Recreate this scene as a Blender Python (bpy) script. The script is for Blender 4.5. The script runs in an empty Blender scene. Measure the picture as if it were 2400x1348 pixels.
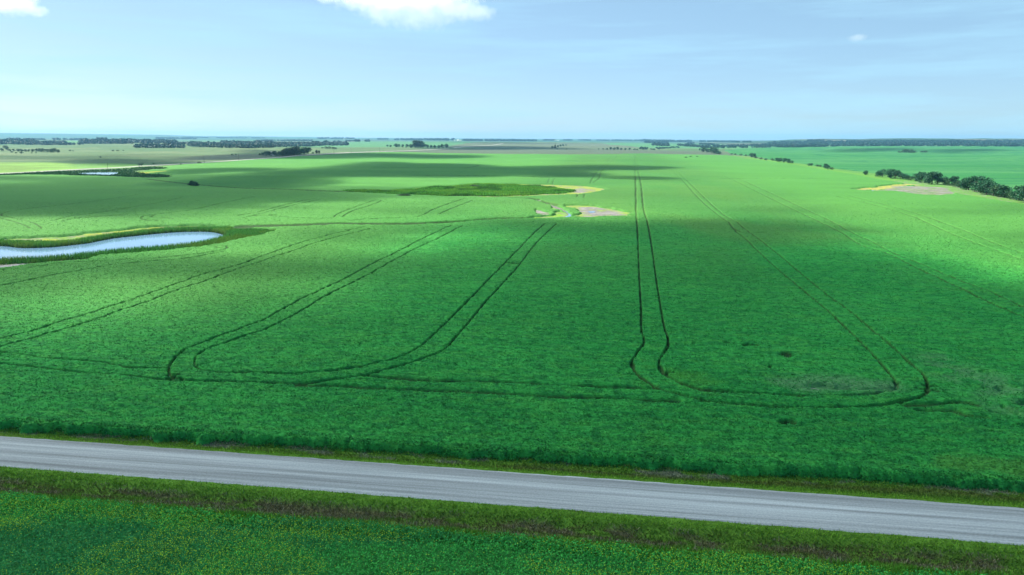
import bpy, math, time
import numpy as np
T0 = time.time()
RNG = np.random.default_rng(7)
sc = bpy.context.scene
COL = sc.collection

# ------------------------------------------------------------------ camera
F, CX, CY = 1600.0, 1200.0, 674.0           # photograph: 2400 x 1348, 24 mm equivalent
CAM_H = 35.0
PITCH, ROLL = math.radians(12.37), math.atan(14 / 2400.0)
fw = np.array([0, math.cos(PITCH), -math.sin(PITCH)])
_r0 = np.array([1.0, 0, 0]); _u0 = np.cross(_r0, fw)
rt = _r0 * math.cos(ROLL) + _u0 * math.sin(ROLL); up = np.cross(rt, fw)
CAM = np.array([0, 0, CAM_H])
cam_data = bpy.data.cameras.new("camera")
cam_data.sensor_width = 36; cam_data.lens = 36 * F / 2400.0
cam_data.clip_start = 0.5; cam_data.clip_end = 80000
cam = bpy.data.objects.new("camera", cam_data); COL.objects.link(cam)
from mathutils import Matrix, Vector
cam.matrix_world = Matrix(((rt[0], up[0], -fw[0], 0), (rt[1], up[1], -fw[1], 0), (rt[2], up[2], -fw[2], CAM_H), (0, 0, 0, 1)))
sc.camera = cam

# ------------------------------------------------------------------ light
SUN_AZ, SUN_EL = math.radians(-55), math.radians(46)       # azimuth clockwise from +Y
SUNV = np.array([math.sin(SUN_AZ) * math.cos(SUN_EL), math.cos(SUN_AZ) * math.cos(SUN_EL), math.sin(SUN_EL)])
sd_ = bpy.data.lights.new("sun", 'SUN'); sd_.energy = 5.0; sd_.angle = math.radians(0.53); sd_.color = (1.0, 0.95, 0.80)
sun = bpy.data.objects.new("sun", sd_); COL.objects.link(sun)
sun.rotation_euler = Vector(SUNV).to_track_quat('Z', 'Y').to_euler()
sun.location = (0, 0, 3000)
SKY_STRENGTH = 0.057
EXPOSURE = 1.28
w = bpy.data.worlds.new("World"); sc.world = w; w.use_nodes = True
wn, wl = w.node_tree.nodes, w.node_tree.links
wn.clear()
wo = wn.new('ShaderNodeOutputWorld'); bg = wn.new('ShaderNodeBackground'); sky = wn.new('ShaderNodeTexSky')
sky.sky_type = 'NISHITA'; sky.sun_disc = False; sky.sun_elevation = SUN_EL; sky.sun_rotation = SUN_AZ
sky.air_density = 0.65; sky.dust_density = 0.8; sky.ozone_density = 2.5; sky.altitude = 400
bg.inputs[1].default_value = SKY_STRENGTH
# thin cirrus streaks high in the sky
tc = wn.new('ShaderNodeTexCoord'); sx = wn.new('ShaderNodeSeparateXYZ'); wl.new(tc.outputs['Generated'], sx.inputs[0])
mp = wn.new('ShaderNodeMapping'); mp.inputs['Scale'].default_value = (2.2, 2.2, 26); mp.inputs['Rotation'].default_value = (0, math.radians(5), 0)
wl.new(tc.outputs['Generated'], mp.inputs[0])
nz = wn.new('ShaderNodeTexNoise'); nz.inputs['Scale'].default_value = 1.6; nz.inputs['Detail'].default_value = 7; nz.inputs['Roughness'].default_value = 0.6
wl.new(mp.outputs[0], nz.inputs[0])
mr = wn.new('ShaderNodeMapRange'); mr.inputs[1].default_value = 0.45; mr.inputs[2].default_value = 0.80; mr.inputs[3].default_value = 0.40; mr.inputs[4].default_value = 0.80
wl.new(nz.outputs[0], mr.inputs[0])
mxw = wn.new('ShaderNodeMix'); mxw.data_type = 'RGBA'
wl.new(mr.outputs[0], mxw.inputs[0]); wl.new(sky.outputs[0], mxw.inputs[6]); mxw.inputs[7].default_value = (3.8, 6.7, 8.4, 1)
wl.new(mxw.outputs[2], bg.inputs[0]); wl.new(bg.outputs[0], wo.inputs[0])
sc.view_settings.view_transform = 'Standard'; sc.view_settings.look = 'None'
sc.view_settings.gamma = 1; sc.view_settings.exposure = EXPOSURE
sc.render.engine = 'CYCLES'
cy = sc.cycles
cy.max_bounces = 10; cy.diffuse_bounces = 3; cy.glossy_bounces = 2; cy.transmission_bounces = 2
cy.volume_bounces = 7; cy.transparent_max_bounces = 16
cy.use_denoising = True

# ------------------------------------------------------------------ small helpers
def tag(o, label=None, cat=None, group=None, kind=None):
    if label: o['label'] = label
    if cat: o['category'] = cat
    if group: o['group'] = group
    if kind: o['kind'] = kind
    return o

def lattice(ix, iy, seed):
    n = (ix.astype(np.int64) * 374761393 + iy.astype(np.int64) * 668265263 + seed * 974634777) & 0xffffffff
    n = ((n ^ (n >> 13)) * 1274126177) & 0xffffffff
    n = (n ^ (n >> 16)) & 0xffffffff
    return n / 4294967295.0

def vnoise(x, y, seed=0):
    x0 = np.floor(x); y0 = np.floor(y); fx = x - x0; fy = y - y0
    fx = fx * fx * (3 - 2 * fx); fy = fy * fy * (3 - 2 * fy)
    a = lattice(x0, y0, seed); b = lattice(x0 + 1, y0, seed); c = lattice(x0, y0 + 1, seed); d = lattice(x0 + 1, y0 + 1, seed)
    return (a * (1 - fx) + b * fx) * (1 - fy) + (c * (1 - fx) + d * fx) * fy

def fbm(x, y, seed=0, oct=3):
    s = 0; a = 0.5; t = 0
    for i in range(oct):
        s = s + a * vnoise(x, y, seed + i * 17); t += a; a *= 0.5; x = x * 2.03 + 11.3; y = y * 2.03 + 7.1
    return s / t

def sstep(a, b, x):
    t = np.clip((x - a) / (b - a), 0, 1); return t * t * (3 - 2 * t)

A_ROAD = math.radians(7.7)
ca, sa = math.cos(A_ROAD), math.sin(A_ROAD)
def uv(x, y): return x * ca - y * sa, x * sa + y * ca       # along the road, across the road (away from camera)
def inv_uv(u, v): return u * ca + v * sa, -u * sa + v * ca

# ------------------------------------------------------------------ terrain
LAKE_Z = -1.2
def base_h(x, y):
    u, v = uv(x, y); r = np.hypot(x, y)
    k = sstep(120, 330, r)
    h = k * 1.7 * (fbm(x / 170 + 3.1, y / 170 + 8.2, 5, 2) - 0.5) * 2
    h = h + sstep(350, 1100, r) * 5.0 * (fbm(x / 620, y / 480, 9, 2) - 0.5) * 2
    h = h + sstep(2000, 6000, r) * 14 * (fbm(x / 1900, y / 1500, 21, 3) - 0.42) * 2
    az = np.degrees(np.arctan2(x, y))
    # low wooded hills beyond the fields on the right, paler hills far off on the left
    rr = sstep(14, 27, az) * (1 - sstep(60, 90, az))
    h = h + rr * np.exp(-((r - 6800) / 1700) ** 2) * (26 + 30 * (fbm(az / 3.2, r / 3000, 33, 3)))
    rl = sstep(-10, -32, az) * (1 - sstep(-60, -90, az))
    h = h + rl * np.exp(-((r - 12500) / 2600) ** 2) * (30 + 26 * fbm(az / 4.0, r / 4000, 41, 2))
    h = h + sstep(9000, 13000, r) * 14 * fbm(x / 2500, y / 2500, 52, 3)
    return h

def ray(px, py):
    px = np.asarray(px, float); py = np.asarray(py, float)
    return fw + rt * ((px - CX) / F)[..., None] - up * ((py - CY) / F)[..., None]

TS = np.concatenate([np.linspace(30, 400, 900), np.geomspace(402, 17000, 1600)])
def hit(px, py, z=None, hf=None):
    """point of the ground seen at a pixel of the photograph"""
    d = ray(px, py).reshape(-1, 3)
    if z is not None:
        t = (z - CAM_H) / d[:, 2]; return CAM + d * t[:, None]
    hf = hf or ground_h
    out = np.zeros_like(d)
    for i, q in enumerate(d):
        P = CAM + q[None] * TS[:, None]
        g = P[:, 2] - hf(P[:, 0], P[:, 1])
        w_ = np.where(g < 0)[0]
        if len(w_) == 0: j = len(TS) - 1; out[i] = P[j]; continue
        j = max(w_[0], 1); a, b = g[j - 1], g[j]; s = a / (a - b)
        out[i] = P[j - 1] * (1 - s) + P[j] * s
    return out

TF = np.geomspace(1200, 17000, 500)
def hit_far(px, py):
    d = ray(px, py).reshape(-1, 3); P = CAM + d[:, None, :] * TF[None, :, None]
    g = P[..., 2] - base_h(P[..., 0], P[..., 1]); neg = g < 0; j = np.where(neg.any(1), neg.argmax(1), len(TF) - 1)
    return P[np.arange(len(d)), j]

def project(x, y, z):
    q = np.stack([x, y, z - CAM_H], -1)
    dz = np.maximum(q @ fw, 1e-3)
    return CX + F * (q @ rt) / dz, CY - F * (q @ up) / dz

def densify(pts, n=6, closed=False):
    """Catmull-Rom through a list of 2-D points"""
    P = np.array(pts, float); N = len(P); out = []
    rng = range(N if closed else N - 1)
    for i in rng:
        if closed: p = [P[(i + k) % N] for k in (-1, 0, 1, 2)]
        else: p = [P[max(i - 1, 0)], P[i], P[i + 1], P[min(i + 2, N - 1)]]
        for k in range(n):
            t = k / n
            out.append(0.5 * ((2 * p[1]) + (-p[0] + p[2]) * t + (2 * p[0] - 5 * p[1] + 4 * p[2] - p[3]) * t * t + (-p[0] + 3 * p[1] - 3 * p[2] + p[3]) * t ** 3))
    if not closed: out.append(P[-1])
    return np.array(out)

def poly_w(pts, n=3, z=None, hf=None):
    q = densify(pts, n, True) if n > 1 else np.array(pts, float)
    return hit(q[:, 0], q[:, 1], z, hf)[:, :2]

def sdist(P, x, y, pad):
    """signed distance (positive inside), -pad outside the padded box"""
    out = np.full(x.shape, -float(pad)); lo = P.min(0) - pad; hi = P.max(0) + pad
    m = (x > lo[0]) & (x < hi[0]) & (y > lo[1]) & (y < hi[1])
    if not m.any(): return out
    X = x[m]; Y = y[m]; best = np.full(X.shape, 1e18); ins = np.zeros(X.shape, bool)
    for i in range(len(P)):
        a = P[i]; b = P[(i + 1) % len(P)]; e = b - a; L = e @ e + 1e-9
        t = np.clip(((X - a[0]) * e[0] + (Y - a[1]) * e[1]) / L, 0, 1)
        dx = X - a[0] - e[0] * t; dy = Y - a[1] - e[1] * t
        best = np.minimum(best, dx * dx + dy * dy)
        if a[1] != b[1]:
            c = ((a[1] > Y) != (b[1] > Y)) & (X < (b[0] - a[0]) * (Y - a[1]) / (b[1] - a[1]) + a[0]); ins ^= c
    d = np.sqrt(best); out[m] = np.maximum(np.where(ins, d, -d), -pad); return out

# lake and pond: water lies in its own basin
LAKE = poly_w([(-500, 590), (-300, 580), (-100, 577), (0, 577), (30, 580), (60, 582), (120, 580), (160, 576), (210, 570), (260, 560), (330, 552), (400, 545.5), (450, 543.5), (490, 544), (512, 547.5), (530, 555), (512, 562),
               (490, 568), (462, 573), (420, 579), (370, 584), (340, 586), (260, 593), (190, 601), (120, 608), (60, 611), (0, 613), (-150, 624), (-400, 652)], 2, LAKE_Z)
POND_Z = -2.0
POND = poly_w([(183, 406.5), (200, 404.8), (240, 404), (275, 404.2), (272, 408), (255, 410.2), (225, 409.5), (200, 408)], 2, POND_Z)
def ground_h(x, y):
    x = np.asarray(x, float); y = np.asarray(y, float)
    h = base_h(x, y)
    for P, z, pad in ((LAKE, LAKE_Z, 40), (POND, POND_Z, 90)):
        s = sdist(P, x, y, pad)
        k = sstep(-pad, -2.0, s)
        h = h * (1 - k) + (z + 0.15) * k
        h = np.where(s > -2.5, z + 0.15 - 0.75 * sstep(-2.5, 2.5, s), h)
    return h

# the grid all of the land is cut from: rings that widen with distance, finest where fine things stand
dr = []; r = 46.0; rings = [0.6, 8, 16, 24, 32, 39, 43]
while r < 16000:
    rings.append(r)
    r += max(0.22, min(r * r / (35 * 683) * 0.22, r * 0.025))
rings = np.array(rings)
azs = list(np.radians(np.linspace(-40.5, 40.5, 1260))); s = azs[1] - azs[0]; a = azs[-1]
ext = []
while a < math.pi - 0.04:
    s = min(s * 1.25, 0.08); a += s; ext.append(a)
ext = [e for e in ext if e < math.pi - 0.02]
azs = np.array([-e for e in reversed(ext)] + azs + ext)
NR, NC = len(rings), len(azs)
RR, AZ = np.meshgrid(rings, azs, indexing='ij')
GX = (RR * np.sin(AZ)); GY = (RR * np.cos(AZ))
print('grid', NR, NC, NR * NC)
ROADV = None
GH = ground_h(GX, GY)
GU, GV = uv(GX, GY)
print('heights', round(time.time() - T0, 1))

# road edges in road coordinates
V_RN, V_RF = 59.35, 66.15          # near and far edge of the gravel
V_CE = 69.5                        # edge of the green crop
V_CN = 54.1                        # edge of the flowering crop
# ------------------------------------------------------------------ grooves: wheel tracks, ditches
def tr(pts, n=8): return densify(pts, n)
TRK = []   # (pixel polyline, half width m, depth 0..1)
def add(w_, d_, *pl):
    for p in pl: TRK.append((p, w_, d_))
add(0.155, 0.95,
 [(-300, 880), (-150, 842), (0, 806), (50, 792), (133, 767), (207, 744), (287, 717), (367, 690), (450, 659), (550, 630), (633, 600), (700, 576), (757, 560), (800, 548), (860, 535)],
 [(-300, 905), (-150, 864), (0, 825), (80, 802), (140, 783), (207, 765), (280, 737), (350, 713), (410, 690), (503, 658), (573, 632), (633, 612), (690, 593), (733, 577), (800, 558), (870, 540)],
 [(-60, 826), (20, 838), (127, 852), (240, 860), (300, 870), (393, 874)],
 [(-200, 848), (0, 863), (67, 869), (133, 877), (190, 883), (267, 889), (360, 899), (430, 905)],
 [(1060, 532), (993, 563), (933, 595), (867, 628), (800, 665), (740, 693), (700, 713), (627, 753), (547, 787), (473, 813), (430, 833), (405, 857), (397, 873), (400, 889), (417, 898), (450, 904), (500, 906), (633, 908), (700, 910), (767, 904), (810, 897), (860, 890), (917, 873), (967, 862), (1027, 838), (1053, 817), (1093, 770), (1137, 717), (1177, 673), (1217, 627), (1250, 583), (1280, 552), (1305, 528)],
 [(1085, 533), (1020, 567), (967, 592), (900, 630), (833, 667), (760, 703), (710, 735), (630, 777), (567, 800), (507, 820), (473, 837), (458, 853), (460, 868), (477, 878), (520, 882), (593, 884), (700, 888), (767, 883), (827, 873), (883, 862), (933, 850), (983, 823), (1020, 790), (1050, 760), (1093, 717), (1133, 675), (1183, 623), (1227, 577), (1253, 550), (1278, 528)],
 [(1493, 520), (1495, 570), (1498, 653), (1502, 727), (1503, 783), (1508, 800), (1507, 817), (1490, 840), (1480, 863), (1487, 880), (1517, 907), (1547, 922), (1600, 938), (1650, 953), (1700, 957), (1814, 965), (1938, 967), (2045, 965), (2108, 954), (2148, 947), (2170, 932), (2172, 912), (2163, 890), (2134, 863), (2090, 823), (2045, 783), (1992, 738), (1938, 698), (1885, 654), (1832, 609), (1778, 565), (1747, 542), (1727, 524)],
 [(1517, 520), (1527, 580), (1538, 663), (1548, 727), (1557, 777), (1565, 803), (1563, 825), (1547, 850), (1545, 867), (1557, 887), (1583, 903), (1617, 917), (1660, 927), (1717, 932), (1783, 934), (1885, 938), (1978, 938), (2045, 934), (2090, 924), (2101, 911), (2090, 894), (2063, 861), (2027, 823), (1983, 778), (1929, 727), (1876, 683), (1823, 638), (1778, 596), (1747, 565), (1725, 547), (1707, 524)])
add(0.22, 0.8,
 [(1912, 520), (1974, 551), (2014, 578), (2081, 600), (2134, 627), (2192, 654), (2246, 680), (2290, 703), (2335, 725), (2397, 751), (2600, 840)],
 [(1943, 520), (1992, 547), (2045, 573), (2103, 602), (2152, 622), (2210, 647), (2268, 671), (2321, 691), (2397, 727), (2600, 810)],
 [(2150, 515), (2224, 550), (2300, 580), (2400, 617), (2600, 690)], [(2180, 515), (2260, 545), (2330, 575), (2400, 600), (2600, 668)],
 [(2150, 975), (2230, 977), (2262, 986), (2310, 992)], [(2120, 962), (2190, 960), (2250, 955), (2290, 962)],
 [(700, 913), (830, 918), (960, 925), (1060, 929), (1130, 933), (1200, 936), (1300, 941), (1450, 946), (1590, 955)],
 [(860, 893), (930, 898), (1020, 903), (1100, 905), (1200, 907), (1300, 914), (1400, 917), (1500, 921), (1550, 925)])
add(0.24, 0.85,
 [(99, 539), (80, 527), (52, 520), (26, 514), (8, 511), (3, 507), (10, 503), (31, 498), (90, 490), (200, 478), (320, 460)], [(73, 540), (56, 531), (34, 524), (0, 517), (-80, 510)],
 [(125, 522), (161, 512), (187, 508), (223, 504), (291, 492), (363, 480), (428, 466)], [(145, 524), (182, 516), (249, 511), (300, 507)],
 [(370, 521), (340, 520), (332, 516), (337, 511), (363, 507), (420, 500), (454, 495), (532, 477), (597, 464)], [(405, 517), (356, 513), (365, 508)],
 [(560, 509), (600, 502), (665, 485), (712, 473), (740, 469)], [(570, 515), (600, 508), (678, 487), (756, 469)],
 [(782, 513), (797, 503), (849, 483), (875, 474), (885, 472), (893, 474), (873, 483), (823, 500), (802, 513)],
 [(818, 521), (860, 517), (937, 515), (982, 511), (1015, 495), (1052, 481), (1093, 467)], [(600, 509), (662, 511), (699, 515), (779, 516)], [(1030, 505), (1060, 492), (1110, 472)],
 [(450, 575), (500, 583), (528, 588), (531, 583), (500, 580)], [(-60, 640), (60, 635), (150, 622), (280, 615), (440, 604), (520, 592), (535, 583)], [(-60, 690), (60, 665), (150, 647), (280, 625), (430, 612), (530, 594)])
add(0.27, 1.0, [(1480, 863), (1486, 878), (1500, 893), (1517, 907), (1547, 923), (1600, 940), (1650, 953)], [(1545, 867), (1555, 885), (1583, 903), (1617, 917), (1660, 927), (1720, 932)])
add(0.22, 0.7,
 [(1493, 520), (1491, 500), (1490, 440), (1487, 366)], [(1517, 520), (1508, 490), (1503, 440), (1495, 400), (1489, 366)],
 [(1390, 430), (1404, 420), (1412, 400), (1445, 368)], [(1383, 432), (1392, 415), (1430, 370)], [(1283, 432), (1288, 420)], [(1295, 433), (1297, 425), (1301, 420)],
 [(1352, 465), (1355, 456)], [(1368, 466), (1370, 458)], [(1355, 460), (1368, 460)])
add(0.26, 0.4,
 [(1707, 524), (1680, 505), (1640, 470), (1600, 425), (1560, 385)], [(1727, 524), (1700, 510), (1665, 480), (1615, 430), (1570, 385)],
 [(1912, 520), (1860, 495), (1790, 460), (1700, 415), (1640, 390)], [(1943, 520), (1900, 500), (1820, 462), (1730, 420)],
 [(2150, 515), (2060, 487), (1960, 463)], [(2180, 515), (2100, 490), (1990, 462)])
add(1.25, 1.0,
 [(560, 536), (600, 533.5), (660, 532), (717, 530.5), (787, 527.5), (850, 528), (960, 528), (1000, 526)],
 [(345, 422), (440, 433), (560, 443), (660, 446), (760, 450), (830, 452)])
add(0.8, 1.0, [(1000, 526), (1050, 523), (1090, 521), (1150, 516.5), (1210, 514.5), (1290, 513)],
 [(960, 413.5), (1080, 413.8), (1200, 415), (1290, 418)], [(1415, 419.5), (1500, 423), (1590, 424.8), (1640, 424)], [(1690, 421), (1740, 420), (1850, 420), (1940, 420)],
 [(1200, 466), (1250, 469), (1290, 478), (1310, 484)], [(900, 394), (1000, 394.5), (1090, 395), (1125, 388)],
 [(1240, 467), (1262, 469)])
add(0.3, 0.9, [(1715, 536), (1740, 549), (1790, 549)])
# stumbling holes in the crop (x px, y px, half width m, depth)
HOLES = [(1845, 841, 1.6), (1851, 1000, 1.0), (1768, 817, 1.1), (1567, 883, 0.9), (1205, 623, 0.9), (1212, 620, 0.7), (1192, 622, 0.5), (1700, 812, 0.5), (1625, 815, 0.4), (1160, 748, 0.45), (1207, 723, 0.5), (2100, 905, 0.5), (1735, 840, 0.5), (1800, 870, 0.5), (405, 890, 0.9), (412, 897, 0.9), (2172, 925, 1.0), (2176, 915, 0.9), (467, 866, 0.6),
         (1053, 818, 0.5), (640, 508, 1.2), (424, 477, 1.4), (466, 474, 1.1), (1440, 481, 1.4)]
G = np.zeros_like(GX); GT = np.zeros_like(GX)
def stamp(x, y, w_, d_, arr):
    rr = math.hypot(x, y); aa = math.atan2(x, y); R_ = w_ * 2.2
    i0 = np.searchsorted(rings, rr - R_) - 1; i1 = np.searchsorted(rings, rr + R_) + 1
    j0 = np.searchsorted(azs, aa - R_ / rr) - 1; j1 = np.searchsorted(azs, aa + R_ / rr) + 1
    i0 = max(i0, 0); j0 = max(j0, 0)
    if i1 <= i0 or j1 <= j0: return
    sl = (slice(i0, i1), slice(j0, j1))
    d = np.hypot(GX[sl] - x, GY[sl] - y)
    arr[sl] = np.maximum(arr[sl], d_ * (1 - sstep(w_ * 0.8, w_ * 1.8, d)))
TRK_W = []
for pts, w_, d_ in TRK:
    q = tr(pts); P = hit(q[:, 0], q[:, 1])[:, :2]
    TRK_W.append((P, w_))
    for a, b in zip(P[:-1], P[1:]):
        L = np.hypot(*(b - a)); rr = max(np.hypot(*a), 40)
        n = max(1, int(L / max(0.22, rr * 0.0012)))
        cross = abs((b[0] - a[0]) * a[1] - (b[1] - a[1]) * a[0]) / (L * rr + 1e-9)
        for k in range(n):
            p = a + (b - a) * (k / n)
            ww = max(w_ * (0.70 + 0.6 * float(vnoise(p[0:1] / 1.7, p[1:2] / 1.7, 3)[0])), rr * 0.00070) * (1 + 0.9 * cross ** 2)
            dd = d_ * (0.55 + 0.6 * float(vnoise(p[0:1] / 5, p[1:2] / 5, 31)[0]))
            if p[0] > 45 and w_ < 0.3: ww *= 1.25; dd *= 1.2
            if w_ < 0.6: dd *= 1 - 0.72 * float(sstep(280, 800, rr))
            stamp(p[0], p[1], ww, min(1, dd), G)
for px, py, w_ in HOLES:
    P = hit(px, py)[0]
    for k in range(5):
        stamp(P[0] + RNG.normal() * w_ * 0.6, P[1] + RNG.normal() * w_ * 0.3, w_ * 0.42, 1.0, G)
print('grooves', round(time.time() - T0, 1))

# ------------------------------------------------------------------ land cover
def pm(pts, soft, pad=None, n=2, wob=0.0, wl_=8.0, seed=0):
    """0..1 mask of a patch drawn on the ground"""
    P = poly_w(pts, n); pad = pad or max(soft * 2, 6)
    d = sdist(P, GX, GY, pad + wob)
    if wob: d = d + wob * (fbm(GX / wl_, GY / wl_, seed, 3) - 0.5) * 2
    return sstep(-soft, soft, d)
crop_poly = [(-1500, 1500), (-1500, 440), (-400, 416), (0, 411), (100, 411), (180, 412), (275, 414), (322, 412), (330, 404), (350, 398), (400, 390), (430, 386.5), (480, 383), (520, 381), (600, 374.8), (700, 367), (800, 361), (900, 357.5), (1050, 360), (1200, 362), (1400, 362), (1600, 362.5), (1700, 364), (1790, 377), (1870, 388), (1950, 402), (2030, 414), (2100, 425), (2200, 437), (2240, 447), (2300, 462), (2400, 478), (2700, 540), (3600, 760), (3600, 1500)]
cropP = hit([p[0] for p in crop_poly[1:-1]], [p[1] for p in crop_poly[1:-1]])[:, :2]
cropP = np.vstack([[(-420, -100)], cropP, [(500, -100)]])
sdc = sdist(cropP, GX, GY, 60)
wobE = 1.9 * (fbm(GU / 1.9, GV / 1.9, 61, 3) - 0.5)
crop = sstep(-0.2, 0.5, sdc - 1.0 + (fbm(GX / 9, GY / 9, 4, 2) - 0.5) * 3) * sstep(0, 0.45, GV - V_CE - 0.016 * GU - wobE)
f2 = [(1712, 359), (1700, 352), (1740, 349), (1810, 346.5), (1950, 344.5), (2100, 342.5), (2400, 343.5), (3200, 347), (3600, 520), (2400, 460), (2300, 446), (2200, 424), (2050, 406), (1950, 394), (1860, 381), (1790, 370)]
field2 = sstep(-2, 4, sdist(poly_w(f2, 1), GX, GY, 60))
reedz = pm([(-500, 560), (-200, 556), (0, 562), (60, 566), (150, 566), (220, 558), (300, 546), (380, 536), (450, 533), (540, 533), (600, 537), (650, 541), (620, 552), (560, 565), (510, 577), (430, 587), (350, 595), (230, 605), (100, 615), (0, 620), (-200, 636), (-500, 690)], 1.2, 30, 2, 2.0, 6, 71)
bank_y = pm([(-300, 556), (0, 560), (100, 556), (170, 552), (250, 545), (330, 537), (430, 531), (520, 531), (450, 536), (380, 540), (300, 550), (220, 562), (150, 570), (60, 572), (-300, 568)], 2.0, 20, 2, 3.5, 9, 72)
wet = pm([(810, 449), (860, 447), (900, 449), (960, 447), (1010, 441), (1060, 438), (1110, 434.5), (1160, 435.5), (1200, 435), (1260, 438), (1300, 441), (1340, 448), (1325, 454), (1260, 458), (1200, 461), (1100, 463), (1000, 460), (960, 459), (900, 457), (850, 453)], 3, 30, 2, 5, 20, 73)
wet_y = pm([(800, 445), (900, 448), (960, 443), (1060, 435), (1130, 431.5), (1290, 432.5), (1400, 438.5), (1425, 446), (1380, 453), (1330, 458), (1180, 463.5), (1100, 464), (1250, 450), (1000, 448), (850, 450)], 4, 30, 2, 5, 20, 74)
soil1 = pm([(1330, 447), (1345, 443.5), (1370, 442.5), (1383, 445), (1380, 449), (1350, 452)], 3, 20, 2, 4, 10, 75)
soil2 = pm([(1350, 487), (1375, 485.5), (1402, 487), (1430, 493), (1452, 498), (1458, 504), (1430, 507), (1400, 506), (1390, 509), (1370, 507), (1362, 498)], 2, 20, 2, 4, 8, 76)
soil2y = pm([(1330, 484), (1350, 481), (1400, 484), (1440, 490), (1470, 499), (1477, 506), (1440, 509), (1400, 512), (1350, 514), (1345, 505), (1350, 496)], 3, 20, 2, 6, 9, 77)
soil3 = pm([(2010, 446), (2060, 446), (2090, 440), (2110, 436), (2160, 437), (2210, 440), (2225, 448), (2245, 457), (2200, 459), (2150, 457), (2100, 449), (2040, 449)], 3, 25, 2, 4, 12, 78)
soil3y = pm([(1990, 446), (2040, 440), (2080, 434), (2120, 431), (2160, 434), (2110, 438), (2090, 443), (2060, 446)], 3, 25, 2, 4, 12, 79)
soil4 = pm([(-120, 630), (0, 622), (40, 619), (85, 616), (110, 616), (70, 623), (0, 631), (-120, 644)], 1.2, 12, 2, 1.5, 5, 80)
soil4b = pm([(-100, 615), (80, 610), (160, 606), (230, 603), (200, 611), (110, 620), (0, 634), (-100, 645)], 2, 12, 2, 2.5, 5, 81)
creek = pm([(1245, 468), (1262, 469), (1290, 478), (1320, 490), (1342, 504), (1338, 511), (1312, 515), (1330, 507), (1318, 496), (1295, 486), (1265, 475)], 1.5, 15, 2, 1.5, 6, 82)
creek_g = pm([(1290, 480), (1310, 490), (1328, 502), (1325, 509), (1305, 514), (1260, 514), (1230, 513), (1285, 507), (1305, 500), (1300, 490)], 2, 15, 2, 3, 7, 83)
soil5 = pm([(1253, 492), (1262, 492), (1290, 501), (1282, 507), (1262, 505)], 2, 15, 2, 3, 7, 84)
ditch_y = pm([(1000, 525), (1060, 521), (1110, 518), (1130, 519), (1060, 527), (1010, 528)], 1.5, 12, 2, 2, 6, 85)
thinA = pm([(1800, 898), (1880, 890), (2000, 895), (2105, 905), (2100, 930), (2000, 930), (1860, 925)], 1.8, 10, 2, 1.5, 3, 86)
bareA = pm([(1885, 910), (1925, 908), (1990, 914), (2060, 917), (2092, 917), (2088, 926), (2030, 924), (1960, 922), (1900, 917)], 0.5, 6, 2, 1.2, 2.2, 87)
thinB = pm([(2160, 840), (2240, 850), (2400, 900), (2700, 960), (2700, 1080), (2400, 1000), (2280, 960), (2210, 900)], 4, 20, 2, 4, 5, 88)
bareB = pm([(2290, 885), (2310, 890), (2380, 930), (2500, 960), (2500, 1000), (2380, 965), (2320, 920)], 1.5, 10, 2, 5, 3, 89)
mud_hole = pm([(1835, 838), (1860, 838), (1864, 844), (1845, 846)], 0.3, 4, 2, 0.3, 2, 90)
verge_far = pm([(-300, 419), (0, 408.5), (60, 405), (150, 401), (270, 397), (330, 392), (380, 392), (400, 396), (350, 399), (320, 400), (335, 405), (400, 412), (395, 417), (330, 418), (270, 415), (180, 413), (60, 411), (-300, 425)], 4, 40, 2, 6, 25, 91)
ymid = pm([(325, 404), (345, 402.5), (385, 400), (400, 402), (360, 406), (335, 408)], 3, 20, 2, 3, 15, 92)
ybright = pm([(1568, 880), (1640, 885), (1665, 890), (1640, 900), (1700, 908), (1650, 915), (1560, 900)], 1.2, 10, 2, 1.5, 3, 93)
yright = pm([(2180, 1100), (2300, 1085), (2500, 1105), (2500, 1150), (2300, 1130), (2210, 1120)], 1.2, 10, 2, 2.0, 3, 94)
yellowf = pm([(-500, 372), (0, 381), (110, 381), (180, 386), (215, 392), (190, 397), (100, 401), (0, 406), (-500, 425)], 8, 60, 2, 10, 60, 95)
grn_hill = pm([(180, 385), (260, 383), (330, 385), (330, 392), (220, 396), (170, 392)], 8, 50, 2, 10, 40, 96)
browns = pm([(560, 362), (760, 361), (900, 353), (1100, 348), (1300, 342), (1480, 350), (1720, 358), (1720, 365), (1400, 361.5), (1050, 360), (880, 358), (700, 368), (600, 373), (430, 377), (450, 368)], 20, 120, 2, 20, 150, 97)
hedgegrass = pm([(1700, 361), (1790, 374), (1870, 385), (1930, 395), (1990, 404), (2050, 411), (2120, 421), (2200, 430), (2300, 456), (2400, 470), (2500, 490), (2500, 510), (2400, 482), (2300, 466), (2200, 448), (2100, 428), (2000, 410), (1900, 392)], 2, 20, 1, 2, 8, 98)
excl = np.maximum.reduce([reedz, bank_y, wet, wet_y * 0.97, soil1, soil2, soil2y * 0.9, soil3, soil3y, soil4b, soil4, creek, creek_g, soil5, ditch_y * 0.7, verge_far, ymid, hedgegrass * 0.97, mud_hole])
crop = crop * (1 - sstep(0.25, 0.75, excl))
thin = np.maximum(thinA * 0.75, thinB * 0.62 * sstep(0.35, 0.6, fbm(GX / 3.3, GY / 3.3, 15, 3)))
bare = np.maximum(bareA, bareB * sstep(0.5, 0.62, fbm(GX / 1.8, GY / 1.8, 16, 3)))
print('cover', round(time.time() - T0, 1))

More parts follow.
